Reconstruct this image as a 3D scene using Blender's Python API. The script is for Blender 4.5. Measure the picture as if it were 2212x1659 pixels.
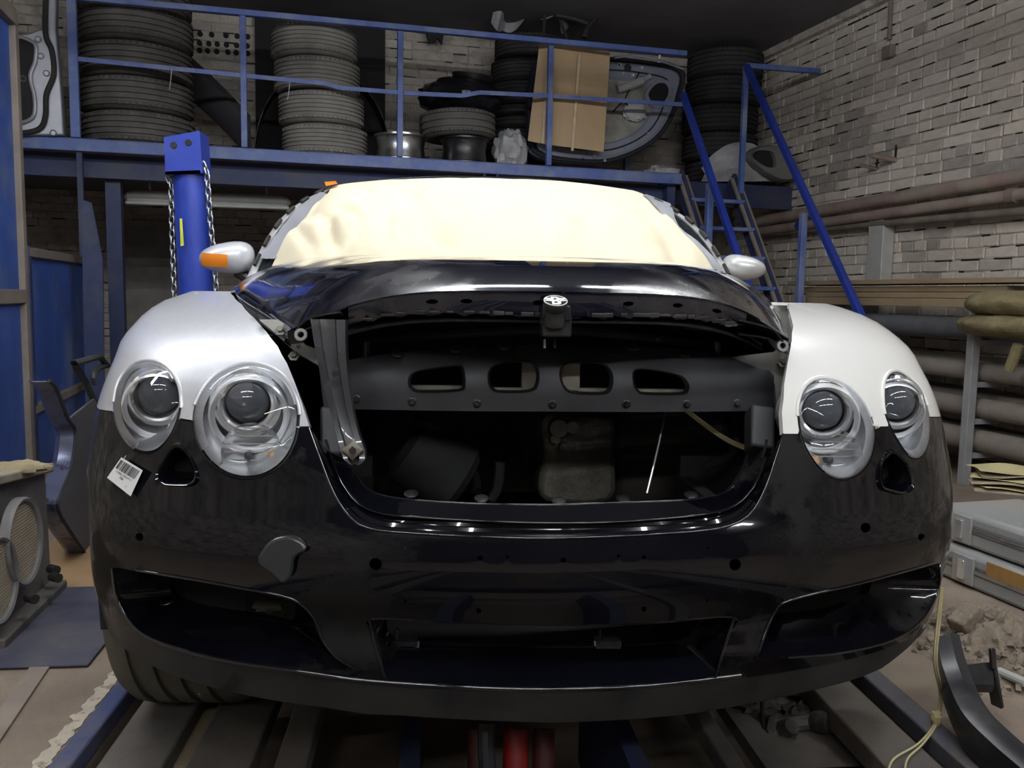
import bpy, bmesh, math, random
import numpy as np
from mathutils import Vector, Matrix, noise, geometry
random.seed(7); np.random.seed(7)
for o in list(bpy.data.objects): bpy.data.objects.remove(o)
SC = bpy.context.scene
COL = SC.collection
# ------------------------------------------------------------------ camera
IW, IH, FPX = 2212., 1659., 1853.
CP = np.array([-.226, -1.46, 1.03])
_y, _p, _r = [math.radians(a) for a in (5.2, 5.9, -1.0)]
CF = np.array([math.sin(_y)*math.cos(_p), math.cos(_y)*math.cos(_p), -math.sin(_p)])
_rt = np.array([math.cos(_y), -math.sin(_y), 0.]); _up = np.cross(_rt, CF)
CR = math.cos(_r)*_rt - math.sin(_r)*_up
CU = math.cos(_r)*_up + math.sin(_r)*_rt
cam = bpy.data.cameras.new('camera'); camo = bpy.data.objects.new('camera', cam); COL.objects.link(camo)
cam.sensor_width = 36.; cam.lens = FPX/IW*36.; cam.clip_start = .05
camo.matrix_world = Matrix(((CR[0], CU[0], -CF[0], CP[0]), (CR[1], CU[1], -CF[1], CP[1]), (CR[2], CU[2], -CF[2], CP[2]), (0, 0, 0, 1)))
SC.camera = camo
# ------------------------------------------------------------------ world, view
wd = bpy.data.worlds.new('world'); SC.world = wd; wd.use_nodes = True
wd.node_tree.nodes['Background'].inputs[0].default_value = (.03, .033, .04, 1)
wd.node_tree.nodes['Background'].inputs[1].default_value = .3
SC.view_settings.view_transform = 'Standard'; SC.view_settings.look = 'None'
SC.view_settings.gamma = 1; SC.view_settings.use_curve_mapping = False
SC.view_settings.exposure = 0.0
TUBE = 82.0      # strength of the fluorescent tubes
# ------------------------------------------------------------------ pixel tools (photo frame 2212 x 1659)
def ray(u, v): return CF + (u-IW/2)/FPX*CR - (v-IH/2)/FPX*CU
def proj(P):
    d = np.asarray(P, float)-CP; z = d@CF
    return np.array([IW/2+FPX*(d@CR)/z, IH/2-FPX*(d@CU)/z])
TH = math.radians(10.); E1 = np.array([math.cos(TH), math.sin(TH), 0]); E2 = np.array([-math.sin(TH), math.cos(TH), 0])
def RP(p, q, z): return p*E1 + q*E2 + np.array([0, 0, z])       # room frame -> world
def px(u, v, axis, val):
    d = ray(u, v); return CP + (val-CP[axis])/d[axis]*d
def pz(u, v, z): return px(u, v, 2, z)
def pp(u, v, p): d = ray(u, v); return CP + (p-CP@E1)/(d@E1)*d
def pq(u, v, q): d = ray(u, v); return CP + (q-CP@E2)/(d@E2)*d
def pd(u, v, D): return CP + D*ray(u, v)
# ------------------------------------------------------------------ materials
MATS = {}
def mat(name, col, rough=.6, metal=0., var=.25, scale=6., bump=0., bscale=60., dirt=None, dscale=3., damt=.5, coat=0., rvar=.15, trans=0., ior=1.45, alpha=1., rnd=0., spec=.5, stretch=None, drough=None, sharp=.12):
    if name in MATS: return MATS[name]
    m = bpy.data.materials.new(name); m.use_nodes = True; nt = m.node_tree; N = nt.nodes; L = nt.links
    b = N['Principled BSDF']; b.inputs['Metallic'].default_value = metal; b.inputs['Roughness'].default_value = rough
    b.inputs['Coat Weight'].default_value = coat; b.inputs['Coat Roughness'].default_value = .03; b.inputs['Specular IOR Level'].default_value = spec
    b.inputs['Transmission Weight'].default_value = trans; b.inputs['IOR'].default_value = ior; b.inputs['Alpha'].default_value = alpha
    tc = N.new('ShaderNodeTexCoord'); mp = N.new('ShaderNodeMapping'); L.new(tc.outputs['Object'], mp.inputs[0])
    if stretch: mp.inputs['Scale'].default_value = stretch
    def nz(s, det=6, ro=.6):
        n = N.new('ShaderNodeTexNoise'); n.inputs['Scale'].default_value = s; n.inputs['Detail'].default_value = det; n.inputs['Roughness'].default_value = ro
        L.new(mp.outputs[0], n.inputs['Vector']); return n
    n1 = nz(scale)
    r1 = N.new('ShaderNodeValToRGB'); r1.color_ramp.elements[0].position = .3; r1.color_ramp.elements[1].position = .7
    r1.color_ramp.elements[0].color = [c*(1-var) for c in col]+[1]; r1.color_ramp.elements[1].color = [min(1, c*(1+var)) for c in col]+[1]
    L.new(n1.outputs['Fac'], r1.inputs[0]); cout = r1.outputs[0]
    rr = N.new('ShaderNodeMapRange'); rr.inputs[3].default_value = max(0, rough-rvar*rough); rr.inputs[4].default_value = min(1, rough+rvar*rough)
    L.new(n1.outputs['Fac'], rr.inputs[0]); rout = rr.outputs[0]
    if rnd:
        oi = N.new('ShaderNodeObjectInfo'); hs = N.new('ShaderNodeHueSaturation'); mr = N.new('ShaderNodeMapRange')
        mr.inputs[3].default_value = 1-rnd; mr.inputs[4].default_value = 1+rnd
        L.new(oi.outputs['Random'], mr.inputs[0]); L.new(mr.outputs[0], hs.inputs['Value']); L.new(cout, hs.inputs['Color']); cout = hs.outputs[0]
    if dirt:
        n2 = nz(dscale, 8, .65)
        dm = N.new('ShaderNodeMapRange'); dm.inputs[1].default_value = 1-damt-sharp+.02; dm.inputs[2].default_value = 1-damt+sharp+.02
        L.new(n2.outputs['Fac'], dm.inputs[0])
        mx = N.new('ShaderNodeMix'); mx.data_type = 'RGBA'; L.new(dm.outputs[0], mx.inputs[0]); L.new(cout, mx.inputs[6]); mx.inputs[7].default_value = list(dirt)+[1]; cout = mx.outputs[2]
        if drough is not None:
            mr2 = N.new('ShaderNodeMix'); L.new(dm.outputs[0], mr2.inputs[0]); L.new(rout, mr2.inputs[2]); mr2.inputs[3].default_value = drough; rout = mr2.outputs[0]
            if coat:
                cm = N.new('ShaderNodeMapRange'); cm.inputs[3].default_value = coat; cm.inputs[4].default_value = 0; L.new(dm.outputs[0], cm.inputs[0]); L.new(cm.outputs[0], b.inputs['Coat Weight'])
    L.new(cout, b.inputs['Base Color']); L.new(rout, b.inputs['Roughness'])
    if bump:
        n3 = nz(bscale, 5); bp = N.new('ShaderNodeBump'); bp.inputs['Strength'].default_value = bump; bp.inputs['Distance'].default_value = .01
        L.new(n3.outputs['Fac'], bp.inputs['Height']); L.new(bp.outputs[0], b.inputs['Normal'])
    MATS[name] = m; return m
def emit(name, col, s):
    m = bpy.data.materials.new(name); m.use_nodes = True; nt = m.node_tree; b = nt.nodes['Principled BSDF']
    b.inputs['Base Color'].default_value = (.9, .9, .9, 1); b.inputs['Emission Color'].default_value = list(col)+[1]; b.inputs['Emission Strength'].default_value = s
    return m
def glass(name, col=(1, 1, 1), rough=.0, ior=1.45):
    m = bpy.data.materials.new(name); m.use_nodes = True; nt = m.node_tree; N = nt.nodes; L = nt.links
    N.remove(N['Principled BSDF']); t = N.new('ShaderNodeBsdfTransparent'); g = N.new('ShaderNodeBsdfGlossy'); f = N.new('ShaderNodeFresnel'); x = N.new('ShaderNodeMixShader')
    t.inputs[0].default_value = list(col)+[1]; g.inputs['Roughness'].default_value = rough; f.inputs[0].default_value = ior
    L.new(f.outputs[0], x.inputs[0]); L.new(t.outputs[0], x.inputs[1]); L.new(g.outputs[0], x.inputs[2]); L.new(x.outputs[0], N['Material Output'].inputs[0])
    return m
M_blue = mat('blue paint', (.085, .135, .36), .45, var=.2, scale=5, dirt=(.22, .25, .36), dscale=4, damt=.42, bump=.05)
M_bluebright = mat('fresh blue paint', (.022, .045, .30), .35, var=.15, dirt=(.06, .075, .2), dscale=5, damt=.35)
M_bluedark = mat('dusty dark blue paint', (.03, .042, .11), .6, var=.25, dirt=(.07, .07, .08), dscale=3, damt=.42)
M_bluepanel = mat('worn blue panel', (.04, .10, .38), .5, var=.3, scale=2.5, dirt=(.16, .21, .33), dscale=2.2, damt=.42, bump=.05)
M_tan = mat('dusty tan frame', (.24, .2, .165), .7, var=.2, bump=.1)
M_concrete = mat('concrete', (.265, .21, .158), .85, var=.22, scale=2.5, bump=.25, bscale=35, dirt=(.16, .125, .10), dscale=1.6, damt=.45)
M_mortar = mat('mortar', (.50, .44, .375), .95, var=.35, scale=9, bump=.6, bscale=50, dirt=(.10, .085, .07), dscale=5, damt=.45)
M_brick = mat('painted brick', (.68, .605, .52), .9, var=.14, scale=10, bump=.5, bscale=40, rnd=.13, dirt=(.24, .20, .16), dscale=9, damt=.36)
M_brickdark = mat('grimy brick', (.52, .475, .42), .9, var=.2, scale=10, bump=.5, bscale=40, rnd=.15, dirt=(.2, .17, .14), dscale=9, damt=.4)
M_ceil = mat('sooty ceiling', (.15, .14, .145), .9, var=.2, scale=1.5, bump=.2)
M_dark = mat('near black', (.012, .012, .013), .75, var=.4)
M_darkgrey = mat('dark grey plastic', (.028, .029, .033), .5, var=.25, scale=14, bump=.08, bscale=200)
M_blacktrim = mat('black metal', (.012, .012, .014), .32, var=.4, dirt=(.05, .048, .045), dscale=7, damt=.42, bump=.05)
M_rubber = mat('dusty tyre rubber', (.065, .062, .058), .85, var=.3, scale=7, dirt=(.15, .14, .125), dscale=5, damt=.46, sharp=.25, bump=.2, bscale=80, rnd=.2)
M_rubberdark = mat('dark tyre rubber', (.022, .022, .024), .85, var=.3, scale=7, dirt=(.05, .048, .045), dscale=5, damt=.4, sharp=.25, bump=.2, bscale=80, rnd=.2)
M_rubberlight = mat('light dusty tyre rubber', (.20, .19, .17), .9, var=.25, scale=5, dirt=(.30, .285, .255), dscale=4, damt=.45, sharp=.25, bump=.2, bscale=80, rnd=.1)
M_galv = mat('galvanised metal', (.42, .43, .42), .38, metal=1, var=.25, dirt=(.2, .19, .17), dscale=8, damt=.35)
M_steel = mat('bare steel', (.5, .5, .5), .3, metal=1, var=.15)
M_chrome = mat('chrome', (.88, .89, .9), .16, metal=.85, var=.05)
M_alu = mat('brushed aluminium', (.55, .56, .57), .28, metal=1, var=.1)
M_shroud = mat('bright lamp shroud', (.92, .93, .95), .2, metal=.45, var=.03, coat=.5)  # near-white colour stands in for bright reflections on chrome
M_reflect = mat('lamp reflector', (.88, .89, .9), .24, metal=.85, var=.05, scale=20)
M_pipe = mat('dusty pipe', (.30, .21, .18), .75, var=.25, scale=5, dirt=(.36, .31, .26), dscale=3, damt=.5, bump=.1)
M_wood = mat('dirty planed wood', (.33, .24, .14), .75, var=.3, scale=3, stretch=(1, 1, 6), bump=.15, dirt=(.22, .18, .13), dscale=3, damt=.45)
M_ply = mat('plywood', (.42, .27, .14), .7, var=.2, scale=3, bump=.1)
M_card = mat('cardboard', (.50, .36, .21), .7, var=.08, scale=4, bump=.05)
M_film = mat('milky plastic film', (.42, .42, .43), .3, var=.25, scale=5, bump=.5, bscale=18)
M_bag = mat('black bag', (.01, .01, .013), .22, var=.3, bump=.9, bscale=16)
M_white = mat('white enamel', (.75, .74, .70), .4, var=.06, dirt=(.5, .47, .42), dscale=5, damt=.35)
M_dustwhite = mat('dusty white plastic', (.46, .46, .43), .55, var=.12)
M_khaki = mat('khaki canvas', (.20, .165, .085), .95, var=.3, scale=9, bump=.6, bscale=45)
M_yellow = mat('yellow paper', (.55, .48, .26), .8, var=.12)
M_grey = mat('grey case plastic', (.30, .305, .30), .5, var=.1, scale=4, dirt=(.36, .33, .28), dscale=2.5, damt=.45)
M_rust = mat('rust stain', (.35, .19, .06), .8, var=.3)
M_cord = mat('yellow cord', (.55, .48, .26), .8, var=.15)
M_red = mat('red paint', (.22, .008, .008), .5, var=.2)
M_orange = mat('orange tape', (.85, .25, .012), .6, var=.06)
M_foil = mat('aluminium tape', (.62, .63, .67), .3, metal=.5, var=.1, bump=.6, bscale=30)
M_paper = mat('masking paper', (.79, .71, .52), .8, var=.04, scale=3, bump=.06, bscale=90)
M_silver = mat('silver car paint', (.70, .71, .745), .36, metal=.35, var=.04, scale=60, coat=.6)
M_whitecar = mat('white car paint', (.84, .83, .79), .3, var=.02, coat=.8)
M_pillar = mat('pale silver paint', (.62, .62, .61), .35, metal=.3, var=.05, coat=.5)
M_hood = mat('dark navy paint', (.005, .006, .014), .07, spec=.25, var=.3, scale=4, coat=1, dirt=(.045, .044, .045), dscale=3.0, damt=.42, drough=.42, sharp=.12)
M_bump = mat('black bumper paint', (.0025, .0027, .0045), .12, spec=.12, var=.3, scale=4, coat=.75, dirt=(.012, .0115, .011), dscale=3.6, damt=.43, drough=.6, sharp=.04)
M_black = mat('satin black sheet', (.028, .0285, .032), .42, var=.2, scale=8, dirt=(.04, .039, .037), dscale=20, damt=.26)
M_bay = mat('grimy bay metal', (.02, .019, .018), .6, var=.5, scale=6, dirt=(.06, .053, .042), dscale=5, damt=.45)
M_gear = mat('oily alloy casting', (.14, .122, .098), .5, metal=.3, var=.35, scale=7, dirt=(.03, .027, .024), dscale=4, damt=.5, bump=.4)
M_plate = mat('worn ramp steel', (.15, .128, .105), .6, metal=.1, var=.25, scale=3, dirt=(.08, .074, .07), dscale=3, damt=.48, bump=.12)
M_mat = mat('blue rubber mat', (.045, .05, .095), .85, var=.25, scale=4, dirt=(.12, .11, .11), dscale=3.5, damt=.47, bump=.25, sharp=.2)
M_paintmark = mat('worn cream paint line', (.52, .47, .37), .8, var=.25, scale=9, dirt=(.26, .21, .16), dscale=22, damt=.45, sharp=.04)
M_rubble = mat('rubble', (.25, .205, .155), .95, var=.4, scale=14, bump=1., bscale=40, dirt=(.13, .105, .08), dscale=9, damt=.45)
M_doorsilver = mat('steel blue door paint', (.36, .38, .46), .3, metal=.4, var=.1, coat=.4)
M_doordark = mat('dark door paint', (.03, .035, .06), .3, metal=.2, var=.2, coat=.5)
M_doorgrey = mat('silver door shell', (.40, .41, .45), .4, metal=.5, var=.15)
M_mesh = mat('cream mesh', (.38, .32, .23), .7, var=.15)
M_lens = mat('projector lens glass', (.09, .095, .105), .03, var=.1, coat=1)
M_clear = glass('headlight cover', (.96, .97, .98), .02)
M_tagwhite = mat('tag paper', (.85, .85, .84), .6, var=.03)
M_ink = mat('ink', (.02, .02, .025), .7, var=.1)
# ------------------------------------------------------------------ objects
def prop(o, label=None, cat=None, group=None, kind=None):
    if label: o['label'] = label
    if cat: o['category'] = cat
    if group: o['group'] = group
    if kind: o['kind'] = kind
    return o
def thing(name, loc, label, cat, group=None, rz=0.):
    o = bpy.data.objects.new(name, None); COL.objects.link(o); o.empty_display_size = .1
    o.location = Vector(loc); o.rotation_euler = (0, 0, rz)
    return prop(o, label, cat, group)
def wloc(o):
    l = Vector(o.location)
    while o.parent: o = o.parent; l = l + Vector(o.location)
    return l
def V3(p): return Vector((float(p[0]), float(p[1]), float(p[2])))
def basis(ax):
    a = V3(ax).normalized(); t = Vector((0, 0, 1)) if abs(a.z) < .9 else Vector((1, 0, 0))
    x = t.cross(a).normalized(); return x, a.cross(x), a
class MB:
    def __init__(s): s.v = []; s.f = []; s.mi = []; s.cm = 0; s.mats = []
    def use(s, m):
        if m not in s.mats: s.mats.append(m)
        s.cm = s.mats.index(m); return s
    def add(s, vs, fs):
        k = len(s.v); s.v += [V3(p) for p in vs]
        for f in fs: s.f.append([k+i for i in f]); s.mi.append(s.cm)
        return s
    def box(s, c, size, X=None, Y=None, Z=None):
        X = V3(X) if X is not None else Vector((1, 0, 0)); Y = V3(Y) if Y is not None else Vector((0, 1, 0)); Z = V3(Z) if Z is not None else X.cross(Y)
        c = V3(c); h = [d/2 for d in size]
        vs = [c+X*h[0]*i+Y*h[1]*j+Z*h[2]*k for i in (-1, 1) for j in (-1, 1) for k in (-1, 1)]
        return s.add(vs, [(0, 1, 3, 2), (4, 6, 7, 5), (0, 4, 5, 1), (2, 3, 7, 6), (0, 2, 6, 4), (1, 5, 7, 3)])
    def rbox(s, c, size):       # box along the room axes (p, q, z)
        return s.box(RP(*c), size, E1, E2, (0, 0, 1))
    def bar(s, a, b, w, h=None, up=(0, 0, 1)):
        a = V3(a); b = V3(b); d = (b-a); L = d.length; d.normalize(); u = V3(up)
        if abs(d.dot(u)) > .95: u = V3(E2)
        x = d.cross(u).normalized(); z = x.cross(d)
        return s.box((a+b)/2, (L, w, h or w), d, x, z)
    def tube(s, path, r, n=10, cap=True, closed=False):
        P = [V3(p) for p in path]; rr = r if isinstance(r, (list, tuple)) else [r]*len(P); k = len(s.v); m = len(P)
        pa = None; vs = []; fs = []
        for i, p in enumerate(P):
            if closed: t = P[(i+1) % m]-P[i-1]
            else: t = (P[min(i+1, m-1)]-P[max(i-1, 0)])
            t.normalize()
            if pa is None: x, y, _ = basis(t)
            else: x = (pa-t*pa.dot(t)).normalized(); y = t.cross(x)
            pa = x
            for j in range(n):
                a = 2*math.pi*j/n; vs.append(p+(x*math.cos(a)+y*math.sin(a))*rr[i])
        for i in range(m if closed else m-1):
            for j in range(n):
                a = i*n+j; b = i*n+(j+1) % n; c2 = ((i+1) % m)*n+(j+1) % n; d = ((i+1) % m)*n+j
                fs.append((a, b, c2, d))
        if cap and not closed: fs.append(tuple(range(n))[::-1]); fs.append(tuple((m-1)*n+j for j in range(n)))
        return s.add(vs, fs)
    def lathe(s, prof, c=(0, 0, 0), ax=(0, 0, 1), n=32, a0=0., a1=2*math.pi):   # prof: (radius, height)
        x, y, a = basis(ax); c = V3(c); full = abs(a1-a0-2*math.pi) < 1e-6; m = len(prof); cols = n if full else n+1; vs = []; fs = []
        for j in range(cols):
            t = a0+(a1-a0)*j/n; d = x*math.cos(t)+y*math.sin(t)
            for r, h in prof: vs.append(c+d*r+a*h)
        for j in range(n):
            j2 = (j+1) % cols
            for i in range(m-1): fs.append((j*m+i, j2*m+i, j2*m+i+1, j*m+i+1))
        return s.add(vs, fs)
    def grid(s, fn, nu, nv):
        vs = [fn(i/nu, j/nv) for i in range(nu+1) for j in range(nv+1)]; w = nv+1
        return s.add(vs, [(i*w+j, (i+1)*w+j, (i+1)*w+j+1, i*w+j+1) for i in range(nu) for j in range(nv)])
    def prism(s, pts, d):      # closed 3D polygon extruded by vector d
        n = len(pts); P = [V3(p) for p in pts]; d = V3(d)
        return s.add(P+[p+d for p in P], [tuple(range(n))[::-1], tuple(range(n, 2*n))]+[(i, (i+1) % n, n+(i+1) % n, n+i) for i in range(n)])
    def loft(s, loops, closed=True):
        n = len(loops[0]); vs = [p for l in loops for p in l]; fs = []
        for k in range(len(loops)-1):
            for i in range(n if closed else n-1):
                a = k*n+i; b = k*n+(i+1) % n; fs.append((a, b, b+n, a+n))
        return s.add(vs, fs)
    def blob(s, c, size, n=20, m=12, amp=.15, fr=3., seed=0, flat=True):
        c = V3(c); vs = []; fs = []
        for i in range(m+1):
            ph = math.pi*i/m
            for j in range(n):
                t = 2*math.pi*j/n; d = Vector((math.sin(ph)*math.cos(t), math.sin(ph)*math.sin(t), math.cos(ph)))
                k = 1+amp*noise.fractal(d*fr+Vector((seed*7.3, seed, 0)), .8, 2, 4)
                p = Vector((d.x*size[0]*k, d.y*size[1]*k, d.z*size[2]*k))
                if flat: p.z = max(p.z, -size[2]*.75)
                vs.append(c+p)
        for i in range(m):
            for j in range(n): fs.append((i*n+j, (i+1)*n+j, (i+1)*n+(j+1) % n, i*n+(j+1) % n))
        return s.add(vs, fs)
    def build(s, name, m=None, parent=None, smooth=30, bev=0., solid=0., soff=-1, sub=0, fix=True, world_origin=False):
        if m is not None and not s.mats: s.mats = [m]
        vs = s.v
        if parent is not None: org = wloc(parent)
        else:
            lo = [min(p[i] for p in vs) for i in range(3)]; hi = [max(p[i] for p in vs) for i in range(3)]
            org = Vector(((lo[0]+hi[0])/2, (lo[1]+hi[1])/2, lo[2]))
        me = bpy.data.meshes.new(name); me.from_pydata([tuple(p-org) for p in vs], [], s.f)
        for q in s.mats: me.materials.append(q)
        me.polygons.foreach_set('material_index', s.mi)
        if fix:
            bm = bmesh.new(); bm.from_mesh(me); bmesh.ops.remove_doubles(bm, verts=bm.verts, dist=1e-5); bmesh.ops.recalc_face_normals(bm, faces=bm.faces); bm.to_mesh(me); bm.free()
        if smooth:
            me.polygons.foreach_set('use_smooth', [True]*len(me.polygons)); me.set_sharp_from_angle(angle=math.radians(smooth))
        me.update()
        o = bpy.data.objects.new(name, me); COL.objects.link(o)
        if parent is not None: o.parent = parent
        else: o.location = org
        if bev:
            b = o.modifiers.new('bevel', 'BEVEL'); b.width = bev; b.segments = 2; b.limit_method = 'ANGLE'; b.angle_limit = math.radians(40)
        if solid:
            q = o.modifiers.new('solid', 'SOLIDIFY'); q.thickness = solid; q.offset = soff
            q = o.modifiers.new('split', 'EDGE_SPLIT'); q.split_angle = math.radians(max(smooth, 20)); q.use_edge_sharp = False
        if sub:
            q = o.modifiers.new('sub', 'SUBSURF'); q.levels = sub; q.render_levels = sub
        return o
def copy_tree(o, parent=None):
    c = o.copy(); COL.objects.link(c); c.parent = parent
    for ch in list(o.children): copy_tree(ch, c)
    return c
def cr(pts, n=8, closed=False):    # Catmull-Rom through points
    P = [np.asarray(p, float) for p in pts]; m = len(P); out = []
    for i in range(m if closed else m-1):
        if closed: a, b, c, d = P[i-1], P[i], P[(i+1) % m], P[(i+2) % m]
        else: a, b, c, d = P[max(i-1, 0)], P[i], P[i+1], P[min(i+2, m-1)]
        for k in range(n):
            t = k/n; out.append(.5*((2*b)+(c-a)*t+(2*a-5*b+4*c-d)*t*t+(3*b-a-3*c+d)*t**3))
    if not closed: out.append(P[-1])
    return out
def resample(pts, n, closed=True):
    P = np.array(pts, float); Q = np.vstack([P, P[:1]]) if closed else P
    L = np.r_[0, np.cumsum(np.linalg.norm(np.diff(Q, axis=0), axis=1))]
    t = np.linspace(0, L[-1], n, endpoint=not closed)
    return [np.array([np.interp(a, L, Q[:, k]) for k in range(Q.shape[1])]) for a in t]
def inpoly(x, y, poly):
    c = np.zeros(np.shape(x), bool); n = len(poly); j = n-1
    for i in range(n):
        xi, yi = poly[i]; xj, yj = poly[j]
        if yi != yj: c ^= ((yi > y) != (yj > y)) & (x < (xj-xi)*(y-yi)/(yj-yi)+xi)
        j = i
    return c
def dens(poly, h):
    out = []
    for i in range(len(poly)):
        a = np.asarray(poly[i], float); b = np.asarray(poly[(i+1) % len(poly)], float); n = max(1, int(np.linalg.norm(b-a)/h))
        out += [a+(b-a)*k/n for k in range(n)]
    return out
def sheet(poly, holes, mapf, h, mb):
    loops = [dens(poly, h)]+[dens(q, h) for q in holes]; vs = []; ed = []
    for l in loops:
        k = len(vs); vs += [tuple(p) for p in l]; ed += [(k+i, k+(i+1) % len(l)) for i in range(len(l))]
    A = np.array(vs); B = np.array([vs[e[1]] for e in ed]); A2 = np.array([vs[e[0]] for e in ed])
    gx, gy = np.meshgrid(np.arange(A[:, 0].min()+h/2, A[:, 0].max(), h), np.arange(A[:, 1].min()+h/2, A[:, 1].max(), h)); g = np.stack([gx.ravel(), gy.ravel()], 1)
    ok = inpoly(g[:, 0], g[:, 1], loops[0])
    for l in loops[1:]: ok &= ~inpoly(g[:, 0], g[:, 1], l)
    g = g[ok]; d = B-A2; L2 = (d**2).sum(1)+1e-12
    keep = []
    for p in g:
        t = np.clip(((p-A2)*d).sum(1)/L2, 0, 1); q = A2+d*t[:, None]
        keep.append(((q-p)**2).sum(1).min() > (h*.45)**2)
    vs += [tuple(p) for p in g[np.array(keep, bool)]]
    r = geometry.delaunay_2d_cdt([Vector(p) for p in vs], ed, [], 0, 1e-7)
    V = [np.array(p) for p in r[0]]; T = np.array([f for f in r[2]]); VV = np.array(V); c = VV[T].mean(1)
    ok = inpoly(c[:, 0], c[:, 1], loops[0])
    for l in loops[1:]: ok &= ~inpoly(c[:, 0], c[:, 1], l)
    mb.add([mapf(*p) for p in V], [tuple(t) for t in T[ok]])
    return [[mapf(*p) for p in l] for l in loops]
# ================================================================== lamps (real fluorescent fittings of the workshop, above and behind the camera)
M_tube = emit('lit fluorescent tube', (.93, .96, 1.0), TUBE)
def ceiling_lamp(p, q, z, label, group, L=1.2):
    c = RP(p, q, z); o = thing('ceiling_lamp', c, label, 'lamp', group)
    MB().rbox((p, q, z+.05), (L+.06, .12, .05)).build('lamp_body', M_white, o, bev=.012)
    for s in (-1, 1):
        MB().tube([RP(p-L/2, q+s*.03, z), RP(p+L/2, q+s*.03, z)], .013, 12).build('fluorescent_tube', M_tube, o)
    for s in (-1, 1): MB().rbox((p+s*(L/2+.01), q, z+.01), (.02, .1, .06)).build('lamp_holder', M_white, o)
    MB().bar(RP(p, q, z+.07), RP(p, q, CEIL), .02).build('hanger', M_white, o)
CEIL = 3.32
for i in range(3): ceiling_lamp(-1.72+1.72*i-.25, 1.45, 2.75, 'white twin tube fluorescent lamp hanging above the windshield of the car', 'lamps above the windshield', 1.5)
for i in range(3): ceiling_lamp(-1.4+1.4*i+.1, -1.3, 2.85, 'white twin tube fluorescent lamp hanging just in front of the car', 'lamps in front of the car')
for i in range(4): ceiling_lamp(-2.0+1.45*i, -3.9, 2.95, 'white twin tube fluorescent lamp in the row behind the photographer', 'lamps behind the photographer')
# ================================================================== room shell
PL, PR, QB, QF = -3.3, 3.95, 6.4, -6.5
PITX0, PITX1, PITY0, PITY1 = -.998, .955, -1.9, 4.3
fl = MB()
fpoly = [RP(PL-.1, QF, 0)[:2], RP(PR+.1, QF, 0)[:2], RP(PR+.1, QB+1.7, 0)[:2], RP(PL-.1, QB+1.7, 0)[:2]]
sheet(fpoly, [[(PITX0, PITY0), (PITX1, PITY0), (PITX1, PITY1), (PITX0, PITY1)]], lambda x, y: (x, y, 0.), .6, fl)
for (x0, y0), (x1, y1) in [((PITX0, PITY0), (PITX1, PITY0)), ((PITX1, PITY0), (PITX1, PITY1)), ((PITX1, PITY1), (PITX0, PITY1)), ((PITX0, PITY1), (PITX0, PITY0))]:
    fl.add([(x0, y0, 0), (x1, y1, 0), (x1, y1, -.6), (x0, y0, -.6)], [(0, 1, 2, 3)])
fl.add([(PITX0, PITY0, -.6), (PITX1, PITY0, -.6), (PITX1, PITY1, -.6), (PITX0, PITY1, -.6)], [(0, 1, 2, 3)])
prop(fl.build('floor', M_concrete, smooth=0), 'dusty beige concrete floor with a sunken lift pit', kind='structure')
def plain_wall(name, a, b, label, m, z1=CEIL, t=.1, nrm=None):
    n = np.cross(np.array([0, 0, 1.]), np.asarray(b)-np.asarray(a)); n /= np.linalg.norm(n)
    o = MB().prism([a, b, b+np.array([0, 0, z1]), a+np.array([0, 0, z1])], n*t).build(name, m, smooth=0)
    return prop(o, label, kind='structure')
wr = plain_wall('wall_right', RP(PR, QB+1.6, 0), RP(PR, QF, 0), 'painted brick side wall with grey joints', M_mortar)
wb = plain_wall('wall_back', RP(PL, QB, 1.98), RP(PR, QB, 1.98), 'dim painted brick wall behind the mezzanine', M_mortar, CEIL-1.98)
QR = 8.0  # rear wall set back so the lamps leave the space under the deck dark
wre = plain_wall('wall_rear', RP(PL, QR, 0), RP(PR, QR, 0), 'brick wall set back in the darkened space under the mezzanine', M_mortar, 2.0)
prop(MB().prism([RP(PL-.1, QB, 1.98), RP(PR+.1, QB, 1.98), RP(PR+.1, QR+.1, 1.98), RP(PL-.1, QR+.1, 1.98)], (0, 0, .08)).build('ceiling_lower', M_ceil, smooth=0), 'low dark slab added over the deepened space under the mezzanine', kind='structure')  # added slab roofing the deepened dark space
for o_ in (wr, wb): pass
plain_wall('wall_left', RP(PL, QF, 0), RP(PL, QB+1.6, 0), 'dim plastered side wall', M_mortar)
plain_wall('wall_front', RP(PR, QF, 0), RP(PL, QF, 0), 'dim plastered wall behind the photographer', mat('dark plaster', (.07, .065, .06), .9))
ce = MB().prism([RP(PL-.1, QF, CEIL), RP(PR+.1, QF, CEIL), RP(PR+.1, QB+.1, CEIL), RP(PL-.1, QB+.1, CEIL)], (0, 0, .1)).build('ceiling', M_ceil, smooth=0)
prop(ce, 'dark sooty concrete ceiling', kind='structure')
prop(MB().rbox((PR-.03, 5.2, CEIL-.03), (.08, 2.4, .06)).build('trim_1', M_brickdark, smooth=0), 'ragged concrete ledge under the ceiling', kind='structure')
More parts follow.
